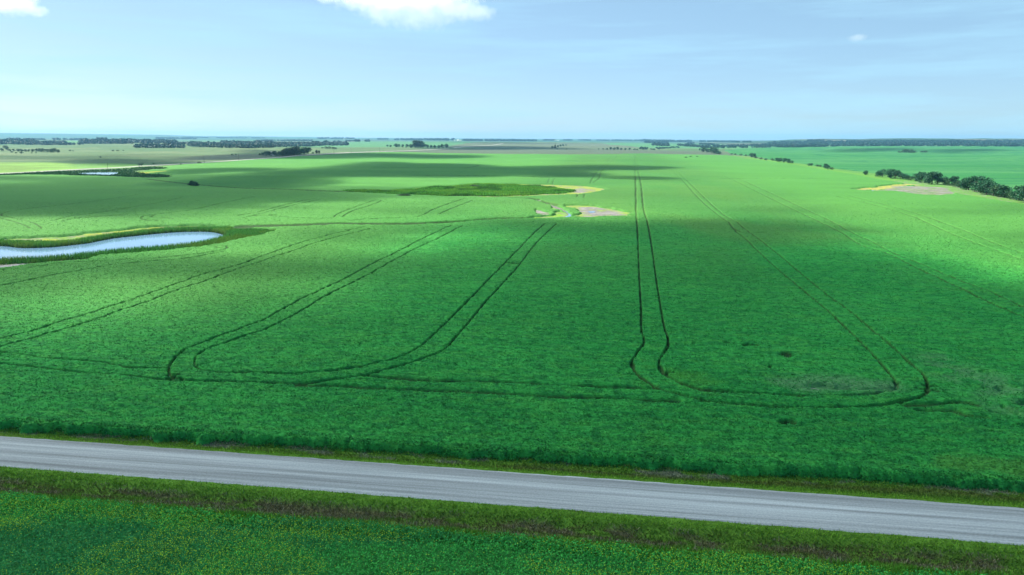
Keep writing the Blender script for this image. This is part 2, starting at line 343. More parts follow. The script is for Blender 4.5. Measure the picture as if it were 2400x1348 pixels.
def mixc(c, m, col, s=1.0):
    col = np.array(col); return c * (1 - (m * s)[..., None]) + col * (m * s)[..., None]
far = sstep(1400, 4200, RR)
big = fbm(GX / 330, GY / 190, 101, 4); med = fbm(GX / 70, GY / 45, 102, 4); fin = fbm(GX / 11, GY / 8, 103, 3)
gc = np.zeros(GX.shape + (3,)) + np.array([0.070, 0.125, 0.055])
gc = mixc(gc, sstep(0.45, 0.62, med), (0.100, 0.145, 0.072))
gc = mixc(gc, sstep(0.5, 0.65, big), (0.055, 0.115, 0.050), 0.8)
gc = mixc(gc, browns, (0.070, 0.095, 0.066), 0.9)
# patchwork of distant fields
fx = np.floor(GX / 820 + 0.35 * np.sin(GY / 2100)); fy = np.floor(GY / 900 + 0.2)
pick = lattice(fx, fy, 77)
pk = sstep(2300, 2700, RR)
gc = mixc(gc, pk * (pick < 0.45), (0.060, 0.170, 0.070)); gc = mixc(gc, pk * (pick > 0.86), (0.085, 0.115, 0.072))
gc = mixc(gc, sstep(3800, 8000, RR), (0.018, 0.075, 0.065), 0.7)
gc = mixc(gc, yellowf, (0.105, 0.190, 0.038)); gc = mixc(gc, yellowf * sstep(0.45, 0.6, med), (0.13, 0.25, 0.05))
gc = mixc(gc, grn_hill, (0.10, 0.22, 0.05))
gc = mixc(gc, verge_far, (0.022, 0.070, 0.022))
gc = mixc(gc, sstep(-30, 0, sdc) * (1 - verge_far) * (1 - browns) * (RR > 300), (0.10, 0.20, 0.05), 0.8)
gc = mixc(gc, (np.degrees(AZ) > 6) * (RR > 250) * sstep(1500, 1200, RR) * (1 - sstep(0.2, 0.8, crop)), (0.075, 0.190, 0.040))
gc = mixc(gc, hedgegrass, (0.085, 0.215, 0.035))
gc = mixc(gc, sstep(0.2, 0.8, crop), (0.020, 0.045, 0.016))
gc = mixc(gc, field2, (0.022, 0.150, 0.048)); gc = mixc(gc, field2 * sstep(0.4, 0.7, fbm(GX / 400, GY / 60, 111, 3)), (0.035, 0.170, 0.050))
gc = mixc(gc, bank_y, (0.12, 0.22, 0.04)); gc = mixc(gc, bank_y * sstep(0.5, 0.6, fbm(GX / 9, GY / 5, 112, 3)), (0.20, 0.25, 0.035)); 
gc = mixc(gc, reedz, (0.035, 0.085, 0.022))
gc = mixc(gc, wet_y, (0.20, 0.26, 0.040)); gc = mixc(gc, wet, (0.065, 0.190, 0.030)); gc = mixc(gc, wet * sstep(0.5, 0.62, fbm(GX / 40, GY / 22, 113, 3)), (0.080, 0.200, 0.025))
sg = (0.165, 0.158, 0.155)
gc = mixc(gc, soil2y, (0.17, 0.25, 0.040)); gc = mixc(gc, soil3y, (0.27, 0.28, 0.05)); gc = mixc(gc, creek_g, (0.13, 0.27, 0.02)); gc = mixc(gc, ditch_y, (0.26, 0.32, 0.03)); gc = mixc(gc, ymid, (0.26, 0.33, 0.05))
crk = fbm(GX / 5, GY / 5, 116, 4)
for m in (soil1, soil2, soil3, soil5): gc = mixc(gc, m * sstep(0.28, 0.42, crk), np.array(sg)); gc = mixc(gc, m * sstep(0.52, 0.66, crk), (0.24, 0.225, 0.215), 0.8)
gc = mixc(gc, soil3 * sstep(0.45, 0.6, fbm(GX / 12, GY / 5, 114, 3)), (0.13, 0.17, 0.07), 0.7)
gc = mixc(gc, creek, (0.13, 0.125, 0.13))
gc = mixc(gc, soil4b, (0.17, 0.18, 0.10)); gc = mixc(gc, soil4, (0.34, 0.33, 0.34))
gc = mixc(gc, bare * (RR < 400), (0.30, 0.30, 0.34)); gc = mixc(gc, thin * (1 - bare) * (RR < 400), (0.09, 0.14, 0.07)); gc = mixc(gc, mud_hole, (0.35, 0.35, 0.42))
# forest floor of the wooded hills
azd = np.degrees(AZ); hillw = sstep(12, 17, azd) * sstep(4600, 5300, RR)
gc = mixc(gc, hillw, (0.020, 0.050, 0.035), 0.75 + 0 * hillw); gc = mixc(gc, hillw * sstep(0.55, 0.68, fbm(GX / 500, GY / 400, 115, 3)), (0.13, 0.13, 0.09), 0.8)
# roadside strips, measured across the road
near = (RR < 700)
nu = fbm(GU / 2.6, GV / 0.8, 121, 4); nu2 = fbm(GU / 7, GV / 1.1, 122, 3)
strip = near * sstep(V_CE + 3.2, V_CE + 1.0, GV)
gc = mixc(gc, strip, (0.085, 0.190, 0.022))
def band(v0, v1, s_): return near * sstep(v0 - s_, v0 + s_, GV) * (1 - sstep(v1 - s_, v1 + s_, GV))
wv = (nu2 - 0.5) * 1.4
edge = V_CE + 0.016 * GU
gc = mixc(gc, near * sstep(-1.6, -0.9, GV - edge + wv) * (GV > V_RF + 0.7) * sstep(0.50, 0.64, nu), (0.155, 0.155, 0.135), 0.75)
gc = mixc(gc, near * sstep(-2.5, -1.4, GV - edge + wv) * (1 - sstep(-1.4, -0.8, GV - edge + wv)), (0.085, 0.110, 0.025), 0.8)
gc = mixc(gc, band(V_RN - 4.1, V_RN - 1.6, 0.5) * sstep(0.38, 0.6, nu + wv * 0.1), (0.085, 0.080, 0.042), 0.9)
gc = mixc(gc, near * (1 - sstep(V_CN - 0.6, V_CN + 0.4, GV)), (0.035, 0.180, 0.040))
gc = gc * (0.86 + 0.28 * fin)[..., None]

# crop canopy: height above the ground and colour
def canopy_noise(x, y):
    u, v = uv(x, y)
    rr = np.hypot(x, y); k = 1 - sstep(260, 520, rr) * 0.6
    rows = fbm(u / 4.6, v / 0.8, 131, 3); lump = fbm(u / 0.55, v / 0.42, 132, 2); roll = fbm(u / 14, v / 4.5, 133, 2)
    return (0.38 * (rows - 0.5) + 0.26 * (lump - 0.5) + 0.34 * (roll - 0.5)) * k
def canopy_col(x, y):
    u, v = uv(x, y); rr = np.hypot(x, y)
    c = np.zeros(x.shape + (3,)) + np.array([0.024, 0.240, 0.044])
    c = mixc(c, sstep(0.40, 0.64, fbm(u / 26, v / 12, 141, 4)), (0.032, 0.275, 0.050), 0.9)
    c = mixc(c, sstep(0.50, 0.72, fbm(u / 3.1, v / 1.1, 142, 3)), (0.048, 0.280, 0.048), 0.6)
    c = mixc(c, sstep(0.55, 0.35, fbm(u / 1.3, v / 0.6, 143, 3)), (0.010, 0.140, 0.034), 0.6)
    # further off the crop is coloured yellower, painting in its sunlit tone
    c = mixc(c, sstep(190, 400, rr), (0.051, 0.156, 0.036), 0.94)
    c = mixc(c, sstep(0.35, 0.65, fbm(x / 45, y / 90, 145, 3)) * sstep(120, 300, rr), (0.064, 0.168, 0.036), 0.6)
    sunlit_yl = np.maximum(sstep(75, 150, u) * sstep(120, 175, v), sstep(-35, -95, u) * sstep(90, 150, v)) * (0.7 + 0.3 * fbm(u / 40, v / 18, 146, 3))  # yellow patches left and right put sunlight into the crop colour
    c = mixc(c, sunlit_yl, (0.066, 0.210, 0.042), 0.95)
    c = c * (0.88 + 0.24 * fbm(x / 60, y / 25, 144, 3))[..., None]
    return c
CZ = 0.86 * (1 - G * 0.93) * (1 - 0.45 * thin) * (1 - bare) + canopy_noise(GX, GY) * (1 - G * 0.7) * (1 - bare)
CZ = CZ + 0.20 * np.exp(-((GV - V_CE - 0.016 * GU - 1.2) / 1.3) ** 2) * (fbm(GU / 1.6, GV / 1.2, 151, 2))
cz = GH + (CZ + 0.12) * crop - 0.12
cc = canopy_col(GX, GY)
cc = mixc(cc, sstep(0.06, 0.6, G), (0.022, 0.045, 0.016), 0.85)  # dark soil in the grooves; the wide mix also paints understory shade
cc = mixc(cc, thin, (0.085, 0.190, 0.090), 0.85); cc = mixc(cc, ybright * (1 - G), (0.045, 0.235, 0.034), 0.7); cc = mixc(cc, yright, (0.055, 0.210, 0.035), 0.7)
cc = mixc(cc, sstep(60, 0, sdist(poly_w([(1330, 484), (1480, 506), (1330, 514)], 1), GX, GY, 60) * -1) , (0.10, 0.23, 0.05), 0.35)
print('canopy', round(time.time() - T0, 1))

# ------------------------------------------------------------------ mesh builders
def mesh_np(name, V, faces, nv, mat, attr=None, smooth=False):
    """faces: flat index array, nv corners per face"""
    me = bpy.data.meshes.new(name); nf = len(faces) // nv
    me.vertices.add(len(V)); me.vertices.foreach_set('co', np.ascontiguousarray(V, np.float32).ravel())
    me.loops.add(len(faces)); me.loops.foreach_set('vertex_index', np.ascontiguousarray(faces, np.int32))
    me.polygons.add(nf); me.polygons.foreach_set('loop_start', np.arange(0, len(faces), nv, dtype=np.int32))
    me.polygons.foreach_set('use_smooth', np.full(nf, smooth, bool))
    if attr is not None:
        at = me.attributes.new('Col', 'FLOAT_COLOR', 'POINT')
        c4 = np.ones((len(V), 4), np.float32); c4[:, :3] = attr; at.data.foreach_set('color', c4.ravel())
    if mat: me.materials.append(mat)
    me.update(); me.validate(); return me

def link(name, me, parent=None, loc=None):
    o = bpy.data.objects.new(name, me); COL.objects.link(o)
    if parent: o.parent = parent
    if loc is not None: o.location = loc
    return o

def grid_mesh(name, Z, C, mask, mat, smooth=True, sr=1, scol=1, wrap=False):
    X = GX[::sr, ::scol]; Y = GY[::sr, ::scol]; Zs = Z[::sr, ::scol]; Cs = C[::sr, ::scol]
    M = mask[::sr, ::scol]; nr, nc = X.shape
    idx = np.arange(nr * nc).reshape(nr, nc)
    a = idx[:-1, :-1]; b = idx[:-1, 1:]; c = idx[1:, 1:]; d = idx[1:, :-1]
    keep = M[:-1, :-1] | M[:-1, 1:] | M[1:, 1:] | M[1:, :-1]
    q = np.stack([a, b, c, d], -1)[keep]
    if wrap:
        q2 = np.stack([idx[:-1, -1], idx[:-1, 0], idx[1:, 0], idx[1:, -1]], -1); q = np.vstack([q, q2])
    q = q[:, ::-1]
    used = np.zeros(nr * nc, bool); used[q.ravel()] = True
    remap = np.cumsum(used) - 1
    V = np.stack([X, Y, Zs], -1).reshape(-1, 3)[used]
    return mesh_np(name, V, remap[q].ravel(), 4, mat, Cs.reshape(-1, 3)[used], smooth)

# ------------------------------------------------------------------ materials
def mat_base(name):
    m = bpy.data.materials.new(name); m.use_nodes = True; n = m.node_tree.nodes; l = m.node_tree.links
    n.clear(); o = n.new('ShaderNodeOutputMaterial'); return m, n, l, o
def col_mat(name, rough=0.8, spec=0.2, nscale=1.0, namt=0.3, bump=0.0, bscale=2.0, transl=0.0, stretch=(1, 1, 1), rot=A_ROAD, dist=None):
    m, n, l, o = mat_base(name)
    at = n.new('ShaderNodeAttribute'); at.attribute_name = 'Col'
    tc = n.new('ShaderNodeTexCoord'); mp = n.new('ShaderNodeMapping'); mp.inputs['Rotation'].default_value = (0, 0, rot); mp.inputs['Scale'].default_value = stretch
    l.new(tc.outputs['Object'], mp.inputs[0])
    nz = n.new('ShaderNodeTexNoise'); nz.inputs['Scale'].default_value = nscale; nz.inputs['Detail'].default_value = 5; nz.inputs['Roughness'].default_value = 0.65
    l.new(mp.outputs[0], nz.inputs[0])
    mr = n.new('ShaderNodeMapRange'); mr.inputs[1].default_value = 0.3; mr.inputs[2].default_value = 0.7; mr.inputs[3].default_value = 1 - namt; mr.inputs[4].default_value = 1 + namt
    l.new(nz.outputs[0], mr.inputs[0])
    vm = n.new('ShaderNodeVectorMath'); vm.operation = 'SCALE'; l.new(at.outputs['Color'], vm.inputs[0]); l.new(mr.outputs[0], vm.inputs['Scale'])
    p = n.new('ShaderNodeBsdfPrincipled'); p.inputs['Roughness'].default_value = rough; p.inputs['Specular IOR Level'].default_value = spec
    l.new(vm.outputs[0], p.inputs['Base Color'])
    if bump:
        b = n.new('ShaderNodeBump'); b.inputs['Strength'].default_value = bump; b.inputs['Distance'].default_value = 0.25
        nb = n.new('ShaderNodeTexNoise'); nb.inputs['Scale'].default_value = bscale; nb.inputs['Detail'].default_value = 4; l.new(mp.outputs[0], nb.inputs[0])
        l.new(nb.outputs[0], b.inputs['Height']); l.new(b.outputs[0], p.inputs['Normal'])
    if transl:
        t = n.new('ShaderNodeBsdfTranslucent'); l.new(vm.outputs[0], t.inputs[0]); mx = n.new('ShaderNodeMixShader'); mx.inputs[0].default_value = transl
        l.new(p.outputs[0], mx.inputs[1]); l.new(t.outputs[0], mx.inputs[2]); l.new(mx.outputs[0], o.inputs[0])
    else: l.new(p.outputs[0], o.inputs[0])
    return m
M_ground = col_mat('ground_cover', 0.95, 0.1, 1.3, 0.35, 0.5, 2.0, stretch=(0.5, 1, 1))
M_crop = col_mat('crop_canopy', 0.85, 0.06, 2.4, 0.30, 0.55, 4.0, stretch=(0.45, 1.5, 1))
M_leaf = col_mat('leaf', 0.7, 0.10, 2.0, 0.2, transl=0.25)
M_tree = col_mat('tree_leaf', 0.6, 0.3, 0.4, 0.25, transl=0.15)
def plain(name, col, rough=0.7, metal=0.0, spec=0.4, ns=4.0, na=0.15):
    m, n, l, o = mat_base(name); p = n.new('ShaderNodeBsdfPrincipled')
    tc = n.new('ShaderNodeTexCoord'); nz = n.new('ShaderNodeTexNoise'); nz.inputs['Scale'].default_value = ns; nz.inputs['Detail'].default_value = 4
    l.new(tc.outputs['Object'], nz.inputs[0]); mx = n.new('ShaderNodeMix'); mx.data_type = 'RGBA'
    mx.inputs[6].default_value = tuple(c * (1 - na) for c in col) + (1,); mx.inputs[7].default_value = tuple(min(1, c * (1 + na)) for c in col) + (1,)
    l.new(nz.outputs[0], mx.inputs[0]); l.new(mx.outputs[2], p.inputs['Base Color'])
    p.inputs['Roughness'].default_value = rough; p.inputs['Metallic'].default_value = metal; p.inputs['Specular IOR Level'].default_value = spec
    l.new(p.outputs[0], o.inputs[0]); return m
M_bark = plain('bark', (0.09, 0.07, 0.05), 0.9)
M_wood = plain('weathered_pole_wood', (0.10, 0.075, 0.055), 0.85)
M_glassy = plain('insulator_porcelain', (0.25, 0.22, 0.2), 0.3)
M_wall = plain('painted_wall', (0.55, 0.52, 0.48), 0.8)
M_roof = plain('metal_roof', (0.40, 0.36, 0.36), 0.5)
M_pane = plain('window_glass', (0.03, 0.04, 0.05), 0.1)
M_bird = plain('dark_feathers', (0.02, 0.02, 0.02), 0.8)
# water
m, n, l, o = mat_base('pond_water'); M_water = m
p = n.new('ShaderNodeBsdfPrincipled'); p.inputs['Base Color'].default_value = (0.13, 0.23, 0.36, 1); p.inputs['Roughness'].default_value = 0.08; p.inputs['IOR'].default_value = 1.333
tc = n.new('ShaderNodeTexCoord'); nz = n.new('ShaderNodeTexNoise'); nz.inputs['Scale'].default_value = 1.4; nz.inputs['Detail'].default_value = 4; l.new(tc.outputs['Object'], nz.inputs[0])
b = n.new('ShaderNodeBump'); b.inputs['Strength'].default_value = 0.10; b.inputs['Distance'].default_value = 0.03; l.new(nz.outputs[0], b.inputs['Height']); l.new(b.outputs[0], p.inputs['Normal'])
p.inputs['Specular IOR Level'].default_value = 1.0
l.new(p.outputs[0], o.inputs[0])
# gravel road: streaks along the travelled lines, loose windrows at the sides (object coordinates: x along, y across)
m, n, l, o = mat_base('gravel'); M_road = m
p = n.new('ShaderNodeBsdfPrincipled'); p.inputs['Roughness'].default_value = 0.9; p.inputs['Specular IOR Level'].default_value = 0.15
tc = n.new('ShaderNodeTexCoord')
def noise(scale, st, det=4, ro=0.6):
    mp = n.new('ShaderNodeMapping'); mp.inputs['Scale'].default_value = st; l.new(tc.outputs['Object'], mp.inputs[0])
    z = n.new('ShaderNodeTexNoise'); z.inputs['Scale'].default_value = scale; z.inputs['Detail'].default_value = det; z.inputs['Roughness'].default_value = ro; l.new(mp.outputs[0], z.inputs[0]); return z.outputs[0]
def rng_(x, a, b, c, d):
    r_ = n.new('ShaderNodeMapRange'); r_.inputs[1].default_value = a; r_.inputs[2].default_value = b; r_.inputs[3].default_value = c; r_.inputs[4].default_value = d; l.new(x, r_.inputs[0]); return r_.outputs[0]
def mul(a, b):
    q = n.new('ShaderNodeMath'); q.operation = 'MULTIPLY'; l.new(a, q.inputs[0]); l.new(b, q.inputs[1]); return q.outputs[0]
streak = rng_(noise(1.0, (0.022, 1.5, 1), 4), 0.35, 0.65, 0.70, 1.22)
streak2 = rng_(noise(1.0, (0.05, 5.0, 1), 3), 0.3, 0.7, 0.84, 1.12)
grain = rng_(noise(5.0, (1, 1, 1), 5, 0.75), 0.3, 0.7, 0.78, 1.2)
sep = n.new('ShaderNodeSeparateXYZ'); l.new(tc.outputs['Object'], sep.inputs[0])
cr = n.new('ShaderNodeValToRGB'); l.new(rng_(sep.outputs[1], -3.6, 3.6, 0, 1), cr.inputs[0])
els = [(0, 1.0), (0.06, 1.05), (0.12, 0.92), (0.17, 0.70), (0.22, 0.90), (0.4, 1.04), (0.5, 0.92), (0.58, 1.05), (0.74, 0.98), (0.82, 0.78), (0.87, 0.72), (0.91, 0.90), (0.95, 1.02), (1, 0.98)]
while len(cr.color_ramp.elements) < len(els): cr.color_ramp.elements.new(0.5)
for e, (ps, v_) in zip(cr.color_ramp.elements, els): e.position = ps; e.color = (v_ / 1.1,) * 3 + (1,)
tot = mul(mul(streak, streak2), mul(grain, cr.outputs[0]))
vm = n.new('ShaderNodeVectorMath'); vm.operation = 'SCALE'; vm.inputs[0].default_value = (0.36, 0.39, 0.405); l.new(tot, vm.inputs['Scale']); l.new(vm.outputs[0], p.inputs['Base Color'])
b = n.new('ShaderNodeBump'); b.inputs['Strength'].default_value = 0.7; b.inputs['Distance'].default_value = 0.06; l.new(noise(7.0, (0.6, 1, 1), 4, 0.7), b.inputs['Height']); l.new(b.outputs[0], p.inputs['Normal'])
l.new(p.outputs[0], o.inputs[0])
M_track = plain('pale_gravel', (0.30, 0.295, 0.28), 0.9, ns=0.05)

# ------------------------------------------------------------------ ground, crop, water, roads
gz = GH.copy()
# shallow ditches beside the road, road bed raised a little
dv = GV - (V_RN + V_RF) / 2
gz = gz + near * (0.28 * (1 - sstep(3.5, 5.5, np.abs(dv))) - 0.45 * np.exp(-((dv + 5.8) / 1.3) ** 2) - 0.2 * np.exp(-((dv - 5.0) / 0.9) ** 2))
gz = gz + near * 0.10 * (fbm(GU / 1.2, GV / 0.7, 161, 3) - 0.5) * (np.abs(dv) > 3.8)
gz = gz + (0.9 * wet * fbm(GX / 9, GY / 7, 162, 3))
gz = gz - G * 0.08 * (RR < 400) - 0.5 * sstep(0.3, 1, G) * (RR > 270)
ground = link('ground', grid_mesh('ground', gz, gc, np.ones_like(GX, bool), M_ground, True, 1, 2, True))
tag(ground, 'open prairie ground with verges, bare soil patches and pasture', kind='structure')
cm = crop > 0.03
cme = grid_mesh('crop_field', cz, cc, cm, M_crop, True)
o = link('crop_field', cme); tag(o, 'broad green crop field with sprayer wheel tracks', kind='stuff')
f2z = GH + 0.12 + 0.75 * sstep(0.1, 0.6, field2) * (0.9 + 0.2 * fbm(GX / 60, GY / 9, 171, 3))
f2c = np.zeros(GX.shape + (3,)) + np.array([0.030, 0.150, 0.042])
f2c = mixc(f2c, sstep(0.40, 0.65, fbm(GX / 420, GY / 55, 172, 4)), (0.048, 0.175, 0.055)); f2c = mixc(f2c, sstep(0.5, 0.7, fbm(GX / 120, GY / 14, 173, 3)), (0.018, 0.115, 0.045), 0.7)
o = link('crop_field', grid_mesh('far_crop', f2z, f2c, (field2 > 0.05), M_crop, True)); tag(o, 'darker green crop field beyond the tree row', kind='stuff')
print('land', round(time.time() - T0, 1), len(cme.polygons))

def water(P, z, label, mat=M_water):
    me = bpy.data.meshes.new('water'); c = P.mean(0)
    q = np.vstack([P]); me.from_pydata([(x - c[0], y - c[1], 0) for x, y in q], [], [list(range(len(q)))]); me.materials.append(mat)
    return tag(link('water', me, loc=(c[0], c[1], z)), label, kind='structure')
def grow(P, d):
    c = P.mean(0); v = P - c; L = np.linalg.norm(v, axis=1, keepdims=True); return P + v / L * d
water(LAKE, LAKE_Z, 'long pale blue pond ringed by reeds')
water(POND, POND_Z, 'small bright pond beside the distant gravel road')
def puddle(pts, label):
    P3 = hit([p[0] for p in pts], [p[1] for p in pts]); z = gz_at(P3[:, 0], P3[:, 1]).max() + 0.05
    water(P3[:, :2], z, label)
def gi(x, y):
    r_ = np.hypot(x, y); a_ = np.arctan2(x, y)
    i = np.clip(np.searchsorted(rings, r_), 1, NR - 1); j = np.clip(np.searchsorted(azs, a_), 1, NC - 1)
    i = i - (r_ - rings[i - 1] < rings[i] - r_); j = j - (a_ - azs[j - 1] < azs[j] - a_)
    return i, j
def gz_at(x, y): i, j = gi(np.asarray(x), np.asarray(y)); return gz[i, j]
puddle([(1312, 514.5), (1324, 509.5), (1333, 505), (1331, 500), (1322, 494), (1330, 496.5), (1341, 503.5), (1340, 509), (1330, 512.5)], 'thin water in the creek bend beside the bare mud')
puddle([(1376, 496.3), (1392, 495.8), (1397, 498), (1384, 499)], 'shallow puddle in the middle of the bare mud patch')
puddle([(2008, 445.6), (2030, 445.6), (2050, 447.2), (2040, 448.4), (2020, 447.4)], 'sliver of water at the tip of the pale soil patch on the right')

# gravel road
us = np.concatenate([np.linspace(-900, -140, 40), np.arange(-139, 110, 0.5), np.linspace(112, 900, 40)])
vs = np.linspace(-3.75, 3.75, 31); VM = (V_RN + V_RF) / 2; HWID = (V_RF - V_RN) / 2
U, Vv = np.meshgrid(us, vs, indexing='ij')
edgew = 1 + (fbm(U / 1.3, np.sign(Vv) * 5 + 0 * U, 181, 4) - 0.5) * 0.10
Yl = Vv / 3.75 * (HWID + 0.1) * np.where(np.abs(Vv) > 3, edgew, 1)
Zl = 0.28 + 0.10 * (1 - (Vv / 3.75) ** 2) - 0.16 * (np.abs(Vv) > 3.7) + 0.02 * fbm(U / 3, Vv / 0.4, 182, 2)
idx = np.arange(U.size).reshape(U.shape)
q = np.stack([idx[:-1, :-1], idx[1:, :-1], idx[1:, 1:], idx[:-1, 1:]], -1).reshape(-1)
xw, yw = inv_uv(U, Yl + VM)
Zl = Zl + ground_h(xw, yw) * 1.0 + 0.02
me = mesh_np('road', np.stack([U, Yl, Zl], -1).reshape(-1, 3), q, 4, M_road, None, True)
o = link('road', me); x0, y0 = inv_uv(0, VM); o.location = (x0, y0, 0); o.rotation_euler = (0, 0, -A_ROAD); tag(o, 'pale gravel road crossing the foreground', kind='structure')

def ribbon(pts, w_, lift, label, mat):
    q = densify(pts, 8); P = hit(q[:, 0], q[:, 1])[:, :2]
    d = np.gradient(P, axis=0); nrm = np.stack([-d[:, 1], d[:, 0]], 1); nrm /= np.linalg.norm(nrm, axis=1, keepdims=True)
    V = []
    for s_ in (-1, -0.5, 0.5, 1):
        Q = P + nrm * w_ / 2 * s_
        V.append(np.column_stack([Q, np.maximum(gz_at(P[:, 0], P[:, 1]), ground_h(P[:, 0], P[:, 1])) + lift * (1 if abs(s_) < 1 else 0.0)]))
    V = np.array(V); n_ = len(P); f = []
    for k in range(3):
        for i in range(n_ - 1): f += [k * n_ + i, k * n_ + i + 1, (k + 1) * n_ + i + 1, (k + 1) * n_ + i]
    o = link('road', mesh_np('far_road', V.reshape(-1, 3), np.array(f), 4, mat, None, True)); return tag(o, label, kind='structure')
ribbon([(-400, 424), (-150, 414.5), (0, 407.2), (60, 404.5), (150, 399.5), (275, 393.5), (330, 390), (400, 386.2), (440, 383.5), (480, 381.2), (520, 378.6), (600, 373.2), (650, 369.5), (700, 365), (760, 361)], 5.5, 0.6, 'distant pale gravel road running past the far pond', M_track)
ribbon([(760, 361), (790, 359.3), (850, 357), (900, 355.3), (960, 353.5), (1000, 351.5), (1050, 349)], 8, 0.7, 'pale farm track continuing across the distant fields', M_track)
ribbon([(1060, 347.5), (1090, 344), (1110, 342.5), (1150, 341), (1178, 337)], 12, 1.0, 'pale track climbing the far slope', M_track)

# ------------------------------------------------------------------ leaf and blade scatters
def quads(P, size, C, flat=0.5, aspect=1.0, tris=False):
    """randomly turned leaf faces round points P"""
    n_ = len(P); nrm = RNG.normal(size=(n_, 3)); nrm[:, 2] = np.abs(nrm[:, 2]) + flat; nrm /= np.linalg.norm(nrm, axis=1, keepdims=True)
    t = np.cross(nrm, RNG.normal(size=(n_, 3))); t /= np.linalg.norm(t, axis=1, keepdims=True); b_ = np.cross(nrm, t)
    s_ = (np.asarray(size) * np.ones(n_))[:, None] * 0.5
    V = np.stack([P - t * s_, P - b_ * s_ * aspect, P + t * s_, P + b_ * s_ * aspect], 1).reshape(-1, 3)
    return V, np.repeat(C, 4, 0)
def blades(P, h, w_, lean, C, tipC=None):
    n_ = len(P); a_ = RNG.uniform(0, 2 * math.pi, n_); h = np.asarray(h) * np.ones(n_)
    s_ = np.stack([np.cos(a_), np.sin(a_), 0 * a_], 1) * (np.asarray(w_) * np.ones(n_))[:, None] / 2
    le = RNG.normal(size=(n_, 2)) * lean * h[:, None]
    tip = P + np.column_stack([le, h])
    V = np.stack([P - s_, P + s_, tip], 1).reshape(-1, 3)
    if tipC is None: tipC = C * 1.35
    return V, np.stack([C * 0.8, C * 0.8, tipC], 1).reshape(-1, 3)
def scatter_obj(name, parts, nv, mat, label, kind='stuff', parent=None):
    V = np.vstack([p[0] for p in parts]); C = np.vstack([p[1] for p in parts])
    o = link(name, mesh_np(name, V, np.arange(len(V)), nv, mat, C), parent)
    if label: tag(o, label, kind=kind)
    return o
def wedge(n_, r0, r1, half=39.5, pw=0.0):
    """random points in the field of view between two distances"""
    t = RNG.uniform(0, 1, n_)
    r_ = np.sqrt(r0 ** 2 + t * (r1 ** 2 - r0 ** 2)) if pw == 0 else r0 * (r1 / r0) ** t
    a_ = np.radians(RNG.uniform(-half, half, n_)); return r_ * np.sin(a_), r_ * np.cos(a_)
# crop leaves
x, y = wedge(430000, 64, 520, pw=1)
i, j = gi(x, y); k = (crop[i, j] > 0.7) & (G[i, j] < 0.15) & (RNG.uniform(size=len(x)) > sstep(200, 520, np.hypot(x, y))) & (RNG.uniform(size=len(x)) > np.maximum(thin[i, j] * 0.5, bare[i, j]))
x, y, i, j = x[k], y[k], i[k], j[k]; rr = np.hypot(x, y)
z = cz[i, j]
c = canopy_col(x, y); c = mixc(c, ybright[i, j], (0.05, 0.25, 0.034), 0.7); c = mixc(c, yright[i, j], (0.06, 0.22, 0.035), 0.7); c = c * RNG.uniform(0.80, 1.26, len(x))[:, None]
parts = []
for rep in range(2):
    off = RNG.normal(size=(len(x), 3)) * np.array([0.13, 0.13, 0.05])
    parts.append(quads(np.column_stack([x, y, z + 0.03]) + off, RNG.uniform(0.10, 0.21, len(x)) * (1 + rr / 500), c, 0.9, 0.75))
# overhanging plants along the cut edge beside the road
n_ = 48000; u = RNG.uniform(-95, 75, n_); v = V_CE + 0.016 * u + RNG.uniform(-0.3, 1.3, n_); x, y = inv_uv(u, v)
i, j = gi(x, y); hgt = (RNG.uniform(0.0, 1.0, n_)) * sstep(-0.2, 0.5, v - V_CE - 0.016 * u - 1.9 * (fbm(u / 1.9, v / 1.9, 61, 3) - 0.5)) * (0.9 + 0.4 * fbm(u / 1.6, v, 151, 2))
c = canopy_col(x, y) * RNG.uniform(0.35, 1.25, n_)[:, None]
parts.append(quads(np.column_stack([x, y, gz[i, j] + hgt]), RNG.uniform(0.12, 0.28, n_), c, 0.3, 0.7))
scatter_obj('crop_leaves', parts, 4, M_leaf, 'leafy tops of the green crop plants')
print('leaves', round(time.time() - T0, 1))

# flowering crop in front
n_ = 150000; u = RNG.uniform(-78, 62, n_); v = V_CN - 17 * RNG.uniform(0, 1, n_) ** 1.15
x, y = inv_uv(u, v); ed = (fbm(u / 2.5, v / 2.5, 191, 3) - 0.5) * 2.0
k = (v < V_CN + ed - 0.035 * u * (u > 0) * 0.6) & (np.hypot(x, y) > 40); u, v, x, y = u[k], v[k], x[k], y[k]; n_ = len(x)
g0 = gz_at(x, y); patch = fbm(u / 9, v / 5, 192, 3); hh = RNG.uniform(0.5, 1.0, n_) * (0.75 + 0.5 * fbm(u / 3, v / 2, 193, 2))
cb = np.array([0.055, 0.380, 0.070]) * RNG.uniform(0.6, 1.5, n_)[:, None]
cb = mixc(cb, sstep(0.45, 0.65, fbm(u / 14, v / 6, 194, 3)), (0.028, 0.240, 0.085), 0.7)
parts = [quads(np.column_stack([x, y, g0 + hh * RNG.uniform(0.4, 0.95, n_)]), RNG.uniform(0.10, 0.22, n_), cb, 0.4, 0.6)]
parts.append(quads(np.column_stack([x + 0.1, y, g0 + hh * RNG.uniform(0.1, 0.7, n_)]), RNG.uniform(0.12, 0.24, n_), cb * 0.8, 0.4, 0.6))
fl = RNG.uniform(size=n_) < (0.05 + 0.85 * sstep(0.40, 0.60, patch)) * sstep(0.2, 2.5, (V_CN + 0.3 - v))
bunch = np.exp(-(((u - 12.5) / 2.6) ** 2 + ((v - 53.0) / 0.55) ** 2)) ; fl |= RNG.uniform(size=n_) < bunch
cf = np.array([0.40, 0.62, 0.040]) * RNG.uniform(0.6, 1.3, fl.sum())[:, None]
